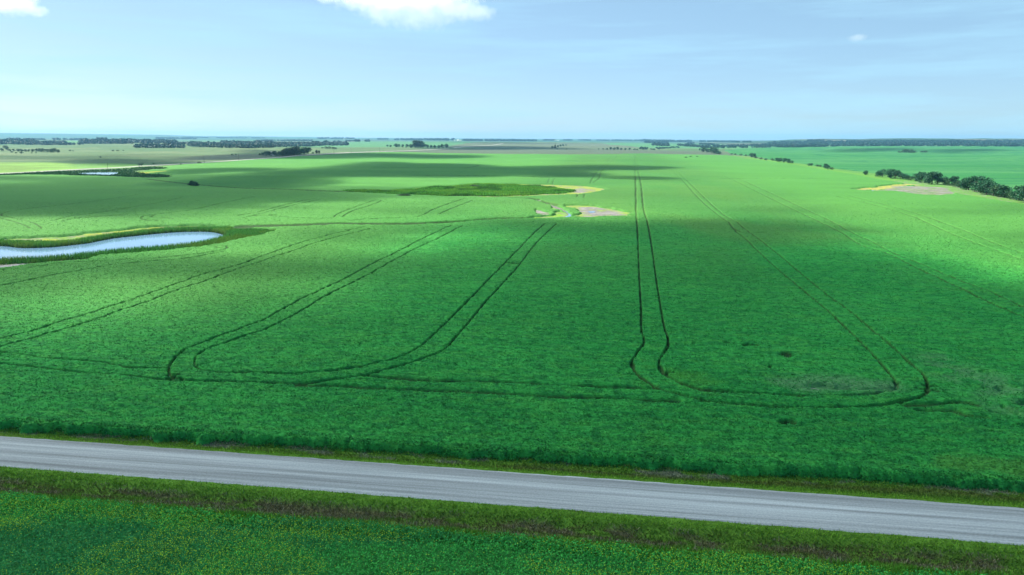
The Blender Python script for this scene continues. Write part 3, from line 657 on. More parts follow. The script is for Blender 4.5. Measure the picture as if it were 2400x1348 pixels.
parts.append(quads(np.column_stack([x, y, g0 + hh])[fl] + np.array([0, 0, 0.05]), RNG.uniform(0.06, 0.11, fl.sum()), cf, 0.2, 0.8))
o = scatter_obj('flowering_crop', parts, 4, M_leaf, 'green crop with yellow blossom in the near corner')
# verge and ditch grass
n_ = 150000; u = RNG.uniform(-95, 70, n_)
v = np.where(RNG.uniform(size=n_) < 0.62, RNG.uniform(V_CN - 1.5, V_RN + 0.1, n_), RNG.uniform(V_RF - 0.1, V_CE + 0.5, n_))
x, y = inv_uv(u, v); g0 = gz_at(x, y); i, j = gi(x, y); c = gc[i, j].copy()
dist_road = np.minimum(np.abs(v - V_RN), np.abs(v - V_RF))
c = mixc(c, 1 - sstep(0.5, 1.7, dist_road), (0.150, 0.320, 0.028), 0.85)
midb = (v < V_RN - 1.0) * sstep(V_RN - 1.2, V_RN - 2.0, v) * sstep(V_CN + 0.6, V_CN + 1.6, v)
c = mixc(c, midb * sstep(0.35, 0.6, fbm(u / 3.0, v / 0.7, 125, 3)), (0.085, 0.080, 0.035), 0.8)
lowg = sstep(V_CN + 1.3, V_CN + 0.2, v); c = mixc(c, lowg, (0.060, 0.215, 0.018), 0.9)
c = c * RNG.uniform(0.6, 1.5, n_)[:, None] * 1.05
dry = (v < V_RN - 1.2) & (v > V_CN + 0.6) & (fbm(u / 2.6, v / 0.8, 121, 4) > 0.5) & (RNG.uniform(size=n_) < 0.30)
c[dry] = np.array([0.27, 0.26, 0.17]) * RNG.uniform(0.5, 1.2, dry.sum())[:, None]
parts = [blades(np.column_stack([x, y, g0 - 0.02]), RNG.uniform(0.10, 0.34, n_) * np.where(dist_road < 0.6, 0.6, 1) * (1 + 0.9 * lowg), RNG.uniform(0.05, 0.14, n_), 0.5, c)]
o = scatter_obj('verge_grass', parts, 3, M_leaf, 'rough green and dry brown grass on the road verges')

# reeds round the lake, wetland growth
def patch_points(mask, n_, r0, r1, half=41):
    x, y = wedge(n_, r0, r1, half); i, j = gi(x, y); k = mask[i, j] > RNG.uniform(0.3, 0.8, n_); return x[k], y[k]
slake = sdist(LAKE, GX, GY, 60)
x, y = patch_points(reedz * (slake < -0.3), 900000, 200, 330)
i, j = gi(x, y); d_ = slake[i, j]; n_ = len(x); print('reeds', n_)
c = np.array([0.060, 0.200, 0.040]) * RNG.uniform(0.5, 1.6, n_)[:, None]; c = mixc(c, sstep(0.5, 0.65, fbm(x / 7, y / 7, 201, 3)), (0.120, 0.230, 0.040), 0.8); c = mixc(c, sstep(-1.5, -0.5, d_), (0.10, 0.12, 0.045), 0.4)
hh = (0.8 + 1.0 * sstep(-9, -2, d_)) * RNG.uniform(0.6, 1.15, n_)
scatter_obj('reeds', [blades(np.column_stack([x, y, gz[i, j] - 0.05]), hh, RNG.uniform(0.12, 0.3, n_), 0.16, c)], 3, M_leaf, 'green reed bed ringing the long pond')
x, y = patch_points(wet, 700000, 420, 640, 30)
n_ = len(x); print('wet', n_)
c = np.array([0.085, 0.255, 0.038]) * RNG.uniform(0.5, 1.6, n_)[:, None]; c = mixc(c, sstep(0.48, 0.62, fbm(x / 30, y / 16, 113, 3)), (0.140, 0.300, 0.040), 0.8); c = mixc(c, sstep(0.55, 0.66, fbm(x / 16, y / 12, 203, 3)), (0.020, 0.095, 0.024), 0.65)
hh = RNG.uniform(0.5, 1.5, n_) * (0.3 + 1.5 * fbm(x / 18, y / 12, 204, 3))
scatter_obj('wetland_reeds', [blades(np.column_stack([x, y, gz_at(x, y) - 0.05]), hh, RNG.uniform(0.3, 0.7, n_), 0.2, c)], 3, M_leaf, 'reeds and sedge filling the hollow in mid field')
x, y = patch_points(verge_far, 260000, 520, 1000, 42); n_ = len(x)
c = np.array([0.018, 0.065, 0.022]) * RNG.uniform(0.6, 1.6, n_)[:, None]
k = sdist(POND, x, y, 20) < -0.5; x, y, c = x[k], y[k], c[k]; n_ = len(x); print('vf', n_)
scatter_obj('rushes', [blades(np.column_stack([x, y, gz_at(x, y) - 0.05]), RNG.uniform(0.5, 1.5, n_), RNG.uniform(0.4, 0.9, n_), 0.2, c)], 3, M_leaf, 'dark rushes about the small far pond')
print('scatter', round(time.time() - T0, 1))

# ------------------------------------------------------------------ trees
def ico_pts(n_):
    k = np.arange(n_) + 0.5; ph = np.arccos(1 - 2 * k / n_); th = math.pi * (1 + 5 ** 0.5) * k
    return np.stack([np.cos(th) * np.sin(ph), np.sin(th) * np.sin(ph), np.cos(ph)], 1)
def crown_arrays(lobes, nleaf, size, col, seed):
    g = np.random.default_rng(seed); P = []; 
    tot = sum(l_[3] ** 2 for l_ in lobes)
    for (lx, ly, lz, lr) in lobes:
        n_ = int(nleaf * lr ** 2 / tot); d = ico_pts(n_) + g.normal(size=(n_, 3)) * 0.16
        P.append(np.array([lx, ly, lz]) + d * lr * g.uniform(0.72, 1.08, (n_, 1)) * np.array([1, 1, 0.85]))
    P = np.vstack(P); P[:, 2] = np.maximum(P[:, 2], 0.15)
    tone = g.uniform(0.45, 1.9, len(P)) * (0.75 + 0.5 * vnoise(P[:, 0] * 0.8 + seed, P[:, 1] * 0.8 + P[:, 2] * 0.7, seed))
    C = np.array(col) * tone[:, None]
    V, C4 = quads(P, g.uniform(0.7, 1.3, len(P)) * size, C, 0.25, 0.8)
    return V, C4
def tube(pts, rad, sides=6):
    V = []; Fc = []
    for k, (p, r_) in enumerate(zip(pts, rad)):
        for s_ in range(sides):
            a_ = 2 * math.pi * s_ / sides; V.append((p[0] + r_ * math.cos(a_), p[1] + r_ * math.sin(a_), p[2]))
    for k in range(len(pts) - 1):
        for s_ in range(sides):
            a_ = k * sides + s_; b_ = k * sides + (s_ + 1) % sides; Fc.append((a_, b_, b_ + sides, a_ + sides))
    Fc.append(tuple(range((len(pts) - 1) * sides, len(pts) * sides)))
    return V, Fc
def trunk_mesh(name, h_, r_, limbs, seed):
    g = np.random.default_rng(seed); V, Fc = tube([(0, 0, -0.4), (0.05, 0, h_ * 0.3), (0.1, 0.08, h_ * 0.65), (0.05, 0.15, h_)], [r_ * 1.3, r_, r_ * 0.7, r_ * 0.3])
    for k in range(limbs):
        a_ = g.uniform(0, 6.28); z0 = h_ * g.uniform(0.35, 0.7); L = h_ * g.uniform(0.25, 0.4)
        v2, f2_ = tube([(0.08, 0.05, z0), (math.cos(a_) * L * 0.6, math.sin(a_) * L * 0.6, z0 + L * 0.5), (math.cos(a_) * L, math.sin(a_) * L, z0 + L)], [r_ * 0.5, r_ * 0.35, r_ * 0.12], 5)
        b_ = len(V); V += v2; Fc += [tuple(i_ + b_ for i_ in f_) for f_ in f2_]
    me = bpy.data.meshes.new(name); me.from_pydata(V, [], Fc); me.materials.append(M_bark); return me
GREEN = (0.012, 0.078, 0.034)
def lobes_round(seed, H_=10.0, W_=8.0, low=0.25, n_=11):
    g = np.random.default_rng(seed); L = []
    for k in range(n_):
        t = g.uniform(low, 0.86); wr = math.sin(math.pi * min(1, 0.22 + 0.7 * (t - low) / (1 - low))) * W_ * 0.34
        a_ = g.uniform(0, 6.28); L.append((math.cos(a_) * wr, math.sin(a_) * wr, t * H_, g.uniform(0.13, 0.22) * W_))
    L.append((0, 0, 0.55 * H_, 0.30 * W_)); L.append((0.1, 0.1, 0.82 * H_, 0.17 * W_)); return L
PROTO = {}
def proto(kind, k, lobes, nleaf, size, col, th, tr_, limbs):
    V, C4 = crown_arrays(lobes, nleaf, size, col, 300 + k)
    PROTO.setdefault(kind, []).append((mesh_np('crown', V, np.arange(len(V)), 4, M_tree, C4), trunk_mesh('trunk', th, tr_, limbs, k)))
for k in range(5): proto('round', k, lobes_round(400 + k, 10, 8.5 + k % 3, 0.16, 12 + k), 2300, 0.55, GREEN, 6.5, 0.25, 4)
for k in range(3): proto('bush', k, lobes_round(430 + k, 10, 15, 0.12, 9), 1300, 0.8, (0.026, 0.075, 0.026), 4, 0.3, 3)
for k in range(2): proto('poplar', k, [(0.3 * math.sin(z_), 0.3 * math.cos(z_), z_, 1.9 - 0.14 * abs(z_ - 5)) for z_ in np.arange(1.5, 10.0, 0.8)], 1500, 0.5, (0.020, 0.060, 0.030), 8, 0.22, 3)
for k in range(1): proto('spruce', k, [(0, 0, z_, 2.6 * (1 - z_ / 11)) for z_ in np.arange(1.0, 10.2, 0.7)], 1500, 0.45, (0.012, 0.042, 0.024), 9, 0.2, 0)
def plant(kind, x, y, hgt, wid, label, cat, group, name, k=None):
    k = RNG.integers(len(PROTO[kind])) if k is None else k
    cr_, tk = PROTO[kind][k]
    root = bpy.data.objects.new(name, None); COL.objects.link(root)
    root.location = (x, y, float(gz_at([x], [y])[0]) - 0.05); root.rotation_euler = (0, 0, RNG.uniform(0, 6.28)); wid *= 1.3; root.scale = (hgt / 10 * wid, hgt / 10 * wid, hgt / 10)
    link('crown', cr_, root); link('trunk', tk, root)
    return tag(root, label, cat, group)
ORD = ['first', 'second', 'third', 'fourth', 'fifth', 'sixth', 'seventh', 'eighth', 'ninth', 'tenth', 'eleventh', 'twelfth', 'thirteenth', 'fourteenth', 'fifteenth', 'sixteenth', 'seventeenth', 'eighteenth', 'nineteenth', 'twentieth']
def row(items, where, group, kind='round', back=0):
    """items: (px, base py, height in photo px, [kind], [width])"""
    items = sorted(items, key=lambda t: t[0])
    for n_, it in enumerate(items):
        P = hit(it[0], it[1])[0]; d_ = math.hypot(P[0], P[1]); hgt = it[2] / F * math.hypot(d_, CAM_H)
        kd = it[3] if len(it) > 3 else kind; wd = it[4] if len(it) > 4 else 1.0
        word = {'round': 'round tree', 'bush': 'bushy shrub', 'poplar': 'upright poplar', 'spruce': 'pointed spruce'}[kd]
        size = 'tall' if hgt > 9.5 else ('small' if hgt < 5 else 'mid sized')
        plant(kd, P[0], P[1], hgt, wd, f'{size} {word}, {ORD[n_]} from left {where}', 'shrub' if kd == 'bush' else 'tree', group, {'round': 'broadleaf_tree', 'bush': 'shrub', 'poplar': 'poplar_tree', 'spruce': 'spruce_tree'}[kd])
B = 'bush'
row([(2028, 410, 10, 'round', 0.9), (2056, 414, 9, B, .6), (2068, 415, 17), (2088, 418, 20), (2098, 419, 18), (2110, 420, 14), (2122, 421, 12), (2134, 423, 8, B)], 'in tree row left of pale soil', 'trees of the hedgerow on the right')
row([(2146, 425, 17), (2158, 428, 22), (2172, 430, 13), (2184, 432, 26), (2196, 432, 22), (2212, 433, 17), (2226, 435, 12, B), (2236, 436, 20), (2248, 439, 13, B)], 'in tree row behind pale soil', 'trees of the hedgerow on the right')
row([(2258, 440, 19), (2270, 445, 26), (2284, 449, 31), (2298, 452, 33), (2312, 456, 28), (2328, 459, 25), (2340, 461, 20, B, .8), (2354, 463, 24), (2366, 465, 15, B, .8), (2376, 468, 12, B, .8), (2388, 470, 28), (2402, 474, 34), (2420, 480, 34)], 'in tree row right of pale soil', 'trees of the hedgerow on the right')
row([(1811, 377, 5, B), (1822, 379.5, 9), (1830, 380, 10), (1838, 381, 10), (1846, 382, 10), (1854, 383, 6, B)], 'in short clump on field boundary', 'trees of the boundary clump')
row([(1896, 388.5, 5, B, .9), (1902, 389, 6), (1914, 390.5, 4.5, B), (1922, 391, 4, B), (1934, 395, 10.5), (1940, 397, 9), (1950, 398, 5.5, B)], 'in clump left of lone hedgerow tree', 'trees of the shrubby clump')
row([(1715, 362.3, 3, B, 1.2), (1724, 363, 3, B, 1.2), (1736, 364.5, 3.5, B, 1.2), (1748, 365.5, 3, B, 1.2), (1760, 368, 9.5), (1768, 369, 9), (1772, 371, 4, B), (1783, 373.5, 4, B), (1796, 376, 4.5, B)], 'in thin hedge behind big field', 'trees of the thin boundary line')
row([(1640, 353, 5), (1650, 356, 11), (1657, 357, 9), (1668, 359, 13), (1674, 360, 14), (1682, 361, 8), (1687, 362, 7)], 'in grove at far field corner', 'trees of the corner grove')
row([(609, 364, 4, B), (617, 365, 7), (625, 366, 11), (633, 366, 10), (645, 366.5, 12), (655, 367, 12), (663, 366.5, 14, 'poplar', 1.6), (670, 366, 16, 'poplar', 1.6), (676, 365.5, 17, 'poplar', 1.6), (683, 365, 17, 'poplar', 1.6), (690, 364.5, 19, 'poplar', 1.6), (697, 364, 19, 'poplar', 1.6), (706, 363, 14), (714, 362, 17), (723, 361, 15), (734, 360.3, 4, B), (742, 360, 8, 'poplar', 1.5), (748, 360, 7, 'poplar', 1.5)], 'in farmyard shelterbelt by far road', 'trees of the farmyard shelterbelt')
row([(908, 344, 5), (916, 345, 5), (927, 345, 9), (935, 345, 7), (944, 345.5, 7), (953, 346, 8), (962, 346.5, 9), (973, 346, 16, 'poplar', 1.8), (979, 346, 16, 'poplar', 1.8), (986, 346, 15, 'poplar', 1.8), (992, 346.5, 13), (1001, 347, 8), (1010, 347, 7), (1019, 347, 7), (1028, 347, 7), (1037, 347, 9), (1046, 346, 9)], 'in isolated grove with tall middle', 'trees of the isolated grove')
row([(1295, 348, 6), (1301, 347.5, 10, 'spruce', 1), (1308, 345.5, 5), (1314, 344, 5), (1319, 342.5, 5), (1327, 341.5, 3, B), (1306, 350.5, 2.6, B), (1328, 350.5, 2, B)], 'in tiny copse on grey field', 'trees of the tiny copse')
row([(2108, 358.5, 4, B), (2117, 358.5, 6, B), (2126, 358.8, 7.5, B), (2135, 358.8, 7, B), (2144, 358.5, 5, B), (2160, 358, 4, B), (2170, 358, 4.5, B)], 'in scrub island in right field', 'shrubs of the island in the right field')
row([(447, 437, 9, B, .7), (452, 437.5, 13, 'round', 1.1), (458, 438.5, 12, 'round', 1.1), (463, 437, 6, B)], 'in lonely clump on left field', 'trees of the lonely clump')
row([(933, 461, 5, B, 1.3), (941, 462, 7.5, B, 1.3), (949, 462, 8, B, 1.3), (957, 462, 6, B, 1.3)], 'in grey green thicket beside hollow', 'shrubs of the hollow thicket')
row([(1110, 440, 5, B, 1.8), (1120, 440.5, 5, B, 1.8), (1313, 450, 3.5, B, 1.8), (1330, 450.5, 3.5, B, 1.8)], 'within reeds of mid field hollow', 'shrubs within the hollow')
row([(1608, 370.5, 3, B, 1.5), (1618, 368.5, 2.5, B, 1.5), (1634, 368.3, 2.5, B, 1.5)], 'in low scrub on green rise', 'shrubs on the green rise')
row([(165, 354.5, 2.8, B), (171, 354.8, 2, B), (265, 354.3, 2.5, B, 1.5), (275, 354.3, 2.5, B, 1.5), (289, 353.5, 1.8, B), (235, 370, 3, B, .8)], 'among scattered pasture bushes', 'bushes scattered on the pasture')
row([(326, 388.3, 4.5, B), (332, 388.3, 5, B), (360, 385.5, 3, B, .7), (424, 386.5, 2.5, B), (466, 382.8, 3.5, B), (471, 383, 2.2, B), (544, 364, 3.5, B, .8), (553, 364, 3.2, B, .6)], 'beside distant gravel road', 'bushes beside the distant road')
row([(28, 358, 3, B), (38, 359.5, 2.5, B), (52, 360.3, 4, B), (74, 359.5, 2, B), (84, 359.3, 2, B)], 'before low grove on far left', 'bushes before the left grove')
row([(5, 354.5, 6), (14, 352, 9), (22, 354.5, 5), (32, 355, 5), (42, 355.5, 6), (50, 355.8, 6), (60, 355.5, 5), (68, 356, 5), (78, 356, 6), (86, 356.5, 7), (94, 357, 8), (102, 357.3, 8), (110, 357.5, 7), (118, 357.8, 8), (126, 358, 9), (136, 358, 6.5)], 'in low grove at far left', 'trees of the low left grove')
row([(1403, 350.8, 2.5, B), (1413, 350.8, 3, B), (1422, 351, 4, B), (1432, 351, 6), (1440, 351.5, 6), (1447, 351.3, 7), (1456, 351.5, 5), (1466, 351.5, 5), (1476, 351.3, 5), (1487, 351.8, 3.5, B), (1493, 352, 3, B)], 'in ragged thicket on grey field', 'trees of the ragged thicket')
row([(755, 347.8, 3, B), (763, 348.5, 5, B), (771, 349, 5.5, B), (779, 349.3, 5, B), (787, 349.5, 4, B)], 'in thicket beyond farmyard', 'shrubs beyond the farmyard')

# far woodland, too many trees to count
protoV = []
for k in range(4):
    V, C4 = crown_arrays(lobes_round(500 + k, 10, 11, 0.1, 6), 70, 3.0, (0.006, 0.055, 0.048), 600 + k); protoV.append((V, C4))
def wood(bands, label):
    parts = []
    for (xa, ya, xb, yb, hpx, depth, dens) in bands:
        n_ = int(abs(xb - xa) * dens * 1.7)
        t = RNG.uniform(size=n_); px = xa + (xb - xa) * t; py = ya + (yb - ya) * t - RNG.uniform(0, depth, n_)
        kp = vnoise(px / 9.0, py / 2.0, 13) > 0.22
        for P in hit_far(px[kp], py[kp]):
            d_ = math.hypot(P[0], P[1])
            if d_ > 15500: continue
            hh = hpx / F * d_ * RNG.uniform(0.6, 1.1); V, C4 = protoV[RNG.integers(4)]
            s_ = hh / 10; a_ = RNG.uniform(0, 6.28); Vx = V[:, 0] * math.cos(a_) - V[:, 1] * math.sin(a_); Vy = V[:, 0] * math.sin(a_) + V[:, 1] * math.cos(a_)
            parts.append((np.column_stack([Vx * s_ * 1.25 + P[0], Vy * s_ * 1.25 + P[1], V[:, 2] * s_ + float(gz_at(P[0:1], P[1:2])[0])]), C4 * RNG.uniform(0.8, 1.3)))
    return scatter_obj('woodland', parts, 4, M_tree, label)
wood([(-60, 339, 70, 339, 7, 5, 2.0), (60, 340, 155, 340.5, 6, 4, 2.0), (155, 340, 195, 340, 4, 1, 0.8), (0, 338, 80, 334, 6, 2, 1.0)], 'long dark woodland on the far left')
wood([(190, 337.5, 312, 337.5, 7, 4, 2.2), (228, 331, 250, 331, 6, 1, 2.0), (300, 335, 345, 336, 6, 2, 1.5), (330, 336, 415, 338, 6, 4, 1.6), (410, 338, 440, 338, 4, 1, 1.2)], 'woodland with pointed tops on the left skyline')
wood([(315, 347, 432, 347.3, 6, 4, 2.2)], 'low separate wood in front of the left woodland')
wood([(440, 345, 520, 347, 6, 8, 2.2), (520, 347, 600, 348, 6, 12, 3.0), (600, 348, 640, 347, 7, 10, 3.0), (640, 345, 735, 344, 6, 6, 3.0), (735, 343, 815, 341, 6, 4, 2.0), (730, 340, 765, 338, 7, 1, 2.0), (560, 347.5, 600, 348, 6, 2, 2.0)], 'broad scrubby woodland left of centre')
wood([(125, 328.5, 200, 329, 3.5, 1, 1.5), (60, 328.5, 105, 328.8, 3, 1, 1.5), (15, 327.5, 45, 327.5, 3, 1, 1.2), (365, 325.8, 460, 326.5, 3, 1, 1.5), (440, 324, 620, 325, 2, 1, 1.0), (600, 332, 735, 331.5, 3, 2, 1.0), (745, 326, 805, 326, 3, 1, 1.6), (810, 326, 830, 326.5, 3, 1, 1.5), (810, 332, 830, 332, 3, 1, 1.5), (832, 332.5, 866, 332.5, 4.5, 1, 2.0), (780, 334, 795, 334, 4, 1, 2)], 'thin broken tree lines near the left horizon')
wood([(885, 327.5, 910, 327.5, 3, 1, 1.5), (925, 329, 1010, 329, 4, 1, 1.6), (1010, 329.5, 1063, 329.8, 4.5, 1, 1.8), (1085, 330.5, 1210, 331.5, 4, 1, 1.5), (1200, 331.5, 1257, 331.5, 4, 1, 1.8), (1257, 330, 1300, 330, 3, .5, 1.4), (1320, 329.5, 1500, 330.5, 2.8, .5, 1.4)], 'distant shelterbelts along the middle horizon')
wood([(1500, 331.5, 1620, 334, 4, 1.5, 1.6), (1512, 335.5, 1565, 336, 5, 1.5, 1.8), (1528, 342, 1567, 343.5, 5, 3, 1.5), (1500, 351, 1545, 352, 3.5, 4, 1.2), (1545, 351, 1592, 348, 3, 3, 1.0), (1590, 342, 1650, 348, 4.5, 3, 1.6), (1610, 337.5, 1628, 338, 3, 1, 1.6), (1640, 333, 1760, 334, 3, 1, 1.6), (1640, 340, 1675, 341, 4, 1, 1.5), (1650, 348, 1740, 347, 4, 5, 2.0), (1740, 348, 1800, 347, 4, 7, 2.0)], 'mixed bush country right of centre')
wood([(1800, 347, 1880, 346.5, 5, 10, 3.5), (1880, 346, 1940, 345, 5, 9, 3.5), (1940, 344.5, 2000, 343, 5, 8, 3.5), (2000, 343, 2100, 343.5, 5, 9, 3.5), (2100, 343, 2250, 343.5, 5, 9, 3.5), (2250, 344, 2440, 344.5, 5, 9, 3.5), (1830, 338, 2100, 336.5, 4, 4, 2.0), (2100, 336, 2440, 336.5, 4, 4, 2.0), (1890, 332, 1930, 332, 3.5, .6, 1.8)], 'blue wooded hills on the right horizon')
print('trees', round(time.time() - T0, 1))

# ------------------------------------------------------------------ utility poles
def box(V, Fc, cx, cy_, cz_, sx_, sy_, sz_):
    b_ = len(V)
    for dz in (-1, 1):
        for dy in (-1, 1):
            for dx in (-1, 1): V.append((cx + dx * sx_ / 2, cy_ + dy * sy_ / 2, cz_ + dz * sz_ / 2))
    for f_ in ((0, 2, 3, 1), (4, 5, 7, 6), (0, 1, 5, 4), (2, 6, 7, 3), (0, 4, 6, 2), (1, 3, 7, 5)): Fc.append(tuple(b_ + i_ for i_ in f_))
def pyd(name, V, Fc, mat): me = bpy.data.meshes.new(name); me.from_pydata(V, [], Fc); me.materials.append(mat); return me
V, Fc = tube([(0, 0, -0.5), (0, 0, 5), (0, 0, 10.5)], [0.19, 0.16, 0.12], 8); me_pole = pyd('pole_shaft', V, Fc, M_wood)
V, Fc = [], []; box(V, Fc, 0, 0.16, 9.9, 2.4, 0.10, 0.12); me_arm = pyd('crossarm', V, Fc, M_wood)
mes_ins = []
for dx in (-1.1, 0.0, 1.1):
    V, Fc = tube([(dx, 0.16, 9.96), (dx, 0.16, 10.05), (dx, 0.16, 10.16), (dx, 0.16, 10.2)] if dx else [(0, 0, 10.5), (0, 0, 10.6), (0, 0, 10.72), (0, 0, 10.76)], [0.03, 0.09, 0.08, 0.03], 8); mes_ins.append(pyd('insulator', V, Fc, M_glassy))
where = ['wooden pole nearest the viewer, beside the far pond', 'second pole along the far road, right of the lone roadside bush', 'third pole along the far road, left of the farmyard trees', 'fourth pole along the far road, just right of the farmyard trees', 'fifth pole along the far road, past the farmyard', 'sixth and faintest pole along the far road']
for n_, (px, py) in enumerate([(254, 404.5), (479, 383.3), (560, 377), (783, 360.5), (823, 358.5), (890, 356)]):
    P = hit(px, py)[0]; root = bpy.data.objects.new('utility_pole', None); COL.objects.link(root)
    root.location = (P[0], P[1], float(gz_at(P[0:1], P[1:2])[0])); root.rotation_euler = (0, 0, math.radians(-50))
    link('pole_shaft', me_pole, root); link('crossarm', me_arm, root)
    for m_ in mes_ins: link('insulator', m_, root)
    tag(root, where[n_], 'utility pole', 'poles along the distant road')

# ------------------------------------------------------------------ farmhouse in the shelterbelt
P = hit(640, 364.5)[0]; root = bpy.data.objects.new('farmhouse', None); COL.objects.link(root); root.location = (P[0], P[1], float(gz_at(P[0:1], P[1:2])[0])); root.rotation_euler = (0, 0, math.radians(20))
V, Fc = [], []; box(V, Fc, 0, 0, 1.9, 11, 7, 4.4); link('wall', pyd('wall', V, Fc, M_wall), root)
V = [(-6, -4, 4.0), (6, -4, 4.0), (6, 0, 6.8), (-6, 0, 6.8), (-6, 4, 4.0), (6, 4, 4.0), (-6, -4, 4.2), (6, -4, 4.2), (6, 0, 7.0), (-6, 0, 7.0), (-6, 4, 4.2), (6, 4, 4.2)]
Fc = [(6, 7, 8, 9), (9, 8, 11, 10), (0, 3, 2, 1), (3, 4, 5, 2), (0, 1, 7, 6), (4, 10, 11, 5), (0, 6, 9, 3), (3, 9, 10, 4), (1, 2, 8, 7), (2, 5, 11, 8)]
rf = link('roof', pyd('roof', V, Fc, M_roof), root)
V, Fc = [], []; box(V, Fc, 2, 1, 6.8, 0.7, 0.7, 1.6); link('chimney', pyd('chimney', V, Fc, M_wall), rf)
for wx in (-3.4, 0.2, 3.6):
    V, Fc = [], []; box(V, Fc, wx, -3.5, 2.4, 1.3, 0.12, 1.3); link('window', pyd('window', V, Fc, M_pane), root)
tag(root, 'small pale farmhouse half hidden among the shelterbelt trees', 'house')

# ------------------------------------------------------------------ bird
def bird():
    V = []; Fc = []
    for k, (y_, r_) in enumerate([(-0.25, 0.01), (-0.12, 0.05), (0.0, 0.07), (0.12, 0.05), (0.18, 0.035), (0.23, 0.01)]):
        for s_ in range(8): a_ = 2 * math.pi * s_ / 8; V.append((r_ * math.cos(a_), y_, r_ * math.sin(a_)))
    for k in range(5):
        for s_ in range(8): Fc.append((k * 8 + s_, k * 8 + (s_ + 1) % 8, (k + 1) * 8 + (s_ + 1) % 8, (k + 1) * 8 + s_))
    for sg_ in (-1, 1):
        b_ = len(V); V += [(sg_ * 0.04, 0.08, 0.03), (sg_ * 0.04, -0.06, 0.03), (sg_ * 0.35, -0.04, 0.16), (sg_ * 0.35, 0.10, 0.16), (sg_ * 0.65, -0.08, 0.10), (sg_ * 0.04, 0.08, 0.05), (sg_ * 0.04, -0.06, 0.05), (sg_ * 0.35, -0.04, 0.18), (sg_ * 0.35, 0.10, 0.18)]
        Fc += [(b_, b_ + 1, b_ + 2, b_ + 3), (b_ + 3, b_ + 2, b_ + 4), (b_ + 5, b_ + 8, b_ + 7, b_ + 6), (b_ + 8, b_ + 4, b_ + 7)]
    b_ = len(V); V += [(-0.02, -0.22, 0), (0.02, -0.22, 0), (0.08, -0.40, 0.01), (-0.08, -0.40, 0.01)]; Fc += [(b_, b_ + 1, b_ + 2, b_ + 3)]
    return pyd('bird', V, Fc, M_bird)
d = ray(2017, 44); d /= np.linalg.norm(d); P = CAM + d * 330
o = link('bird', bird()); o.location = P; o.rotation_euler = (0, 0, 1.1); tag(o, 'tiny dark bird flying in the upper right sky', 'bird')

# ------------------------------------------------------------------ clouds overhead that shade the fields
def vol_mat(name, dens, col, aniso=0.3):
    m, n, l, o = mat_base(name); v_ = n.new('ShaderNodeVolumePrincipled'); v_.inputs['Density'].default_value = dens; v_.inputs['Color'].default_value = col + (1,); v_.inputs['Anisotropy'].default_value = aniso
    l.new(v_.outputs[0], o.inputs['Volume']); return m
M_cloud = vol_mat('cloud_vapour', 0.03, (0.98, 0.98, 0.98), 0.4)
CLOUD_Z = 1150.0
SY = [430, 450, 470, 485, 500, 515, 525, 540, 560, 580, 610, 640, 680, 720, 780, 830, 900, 1000, 1350]
SX = [0, 200, 400, 600, 800, 1000, 1200, 1400, 1600, 1800, 2000, 2200, 2400]
SH = np.array([
 [.4, .5, .5, .6, .2, .0, .0, .0, .0, .0, .0, .0, .0],
 [.8, .8, .8, .7, .4, .1, .0, .0, .0, .0, .0, .0, .0],
 [1., 1., .9, .8, .5, .2, .0, .0, .0, .0, .0, .0, .0],
 [1., 1., .7, .4, .05, .15, .0, .0, .0, .0, .0, .0, .1],
 [.8, .6, .3, .0, .0, .1, .0, .0, .0, .1, .0, .1, .1],
 [.3, .1, .0, .0, .0, .0, .0, .1, .1, .1, .0, .0, .0],
 [.05, .0, .0, .0, .0, .3, .7, .8, .8, .5, .0, .0, .0],
 [.0, .0, .0, .0, .2, .6, .8, 1., 1., .6, .1, .0, .0],
 [.1, .1, .15, .2, .4, .3, .5, 1., 1., .5, .1, .0, .15],
 [.1, .2, .2, .3, .35, .25, .6, 1., 1., .7, .15, .0, .1],
 [.4, .45, .4, .45, .5, .6, .9, 1., 1., 1., .6, .05, .0],
 [.55, .5, .5, .45, .5, .75, 1., 1., 1., 1., 1., .35, .0],
 [.5, .5, .45, .35, .2, .75, 1., 1., 1., 1., 1., .9, .3],
 [.45, .4, .4, .5, .6, .95, 1., 1., 1., 1., 1., 1., .95],
 [.4, .35, .45, .7, .85, 1., 1., 1., 1., 1., 1., 1., 1.],
 [.5, .5, .6, .85, 1., 1., 1., 1., 1., 1., 1., 1., 1.],
 [.9, .9, .95, 1., 1., 1., 1., 1., 1., 1., 1., 1., 1.],
 [.9, .95, 1., 1., 1., 1., 1., 1., 1., 1., 1., 1., 1.],
 [.9, 1., 1., 1., 1., 1., 1., 1., 1., 1., 1., 1., 1.]])
def shade_grid(px, py):
    fx_ = np.clip((px) / 200.0, 0, 11.999); ix = fx_.astype(int); fx_ = fx_ - ix
    iy = np.clip(np.searchsorted(SY, py) - 1, 0, len(SY) - 2); y0_ = np.array(SY)[iy]; y1_ = np.array(SY)[iy + 1]
    fy_ = np.clip((py - y0_) / (y1_ - y0_), 0, 1)
    fx_ = fx_ * fx_ * (3 - 2 * fx_); fy_ = fy_ * fy_ * (3 - 2 * fy_)
    return (SH[iy, ix] * (1 - fx_) + SH[iy, ix + 1] * fx_) * (1 - fy_) + (SH[iy + 1, ix] * (1 - fx_) + SH[iy + 1, ix + 1] * fx_) * fy_
OD = 1.68
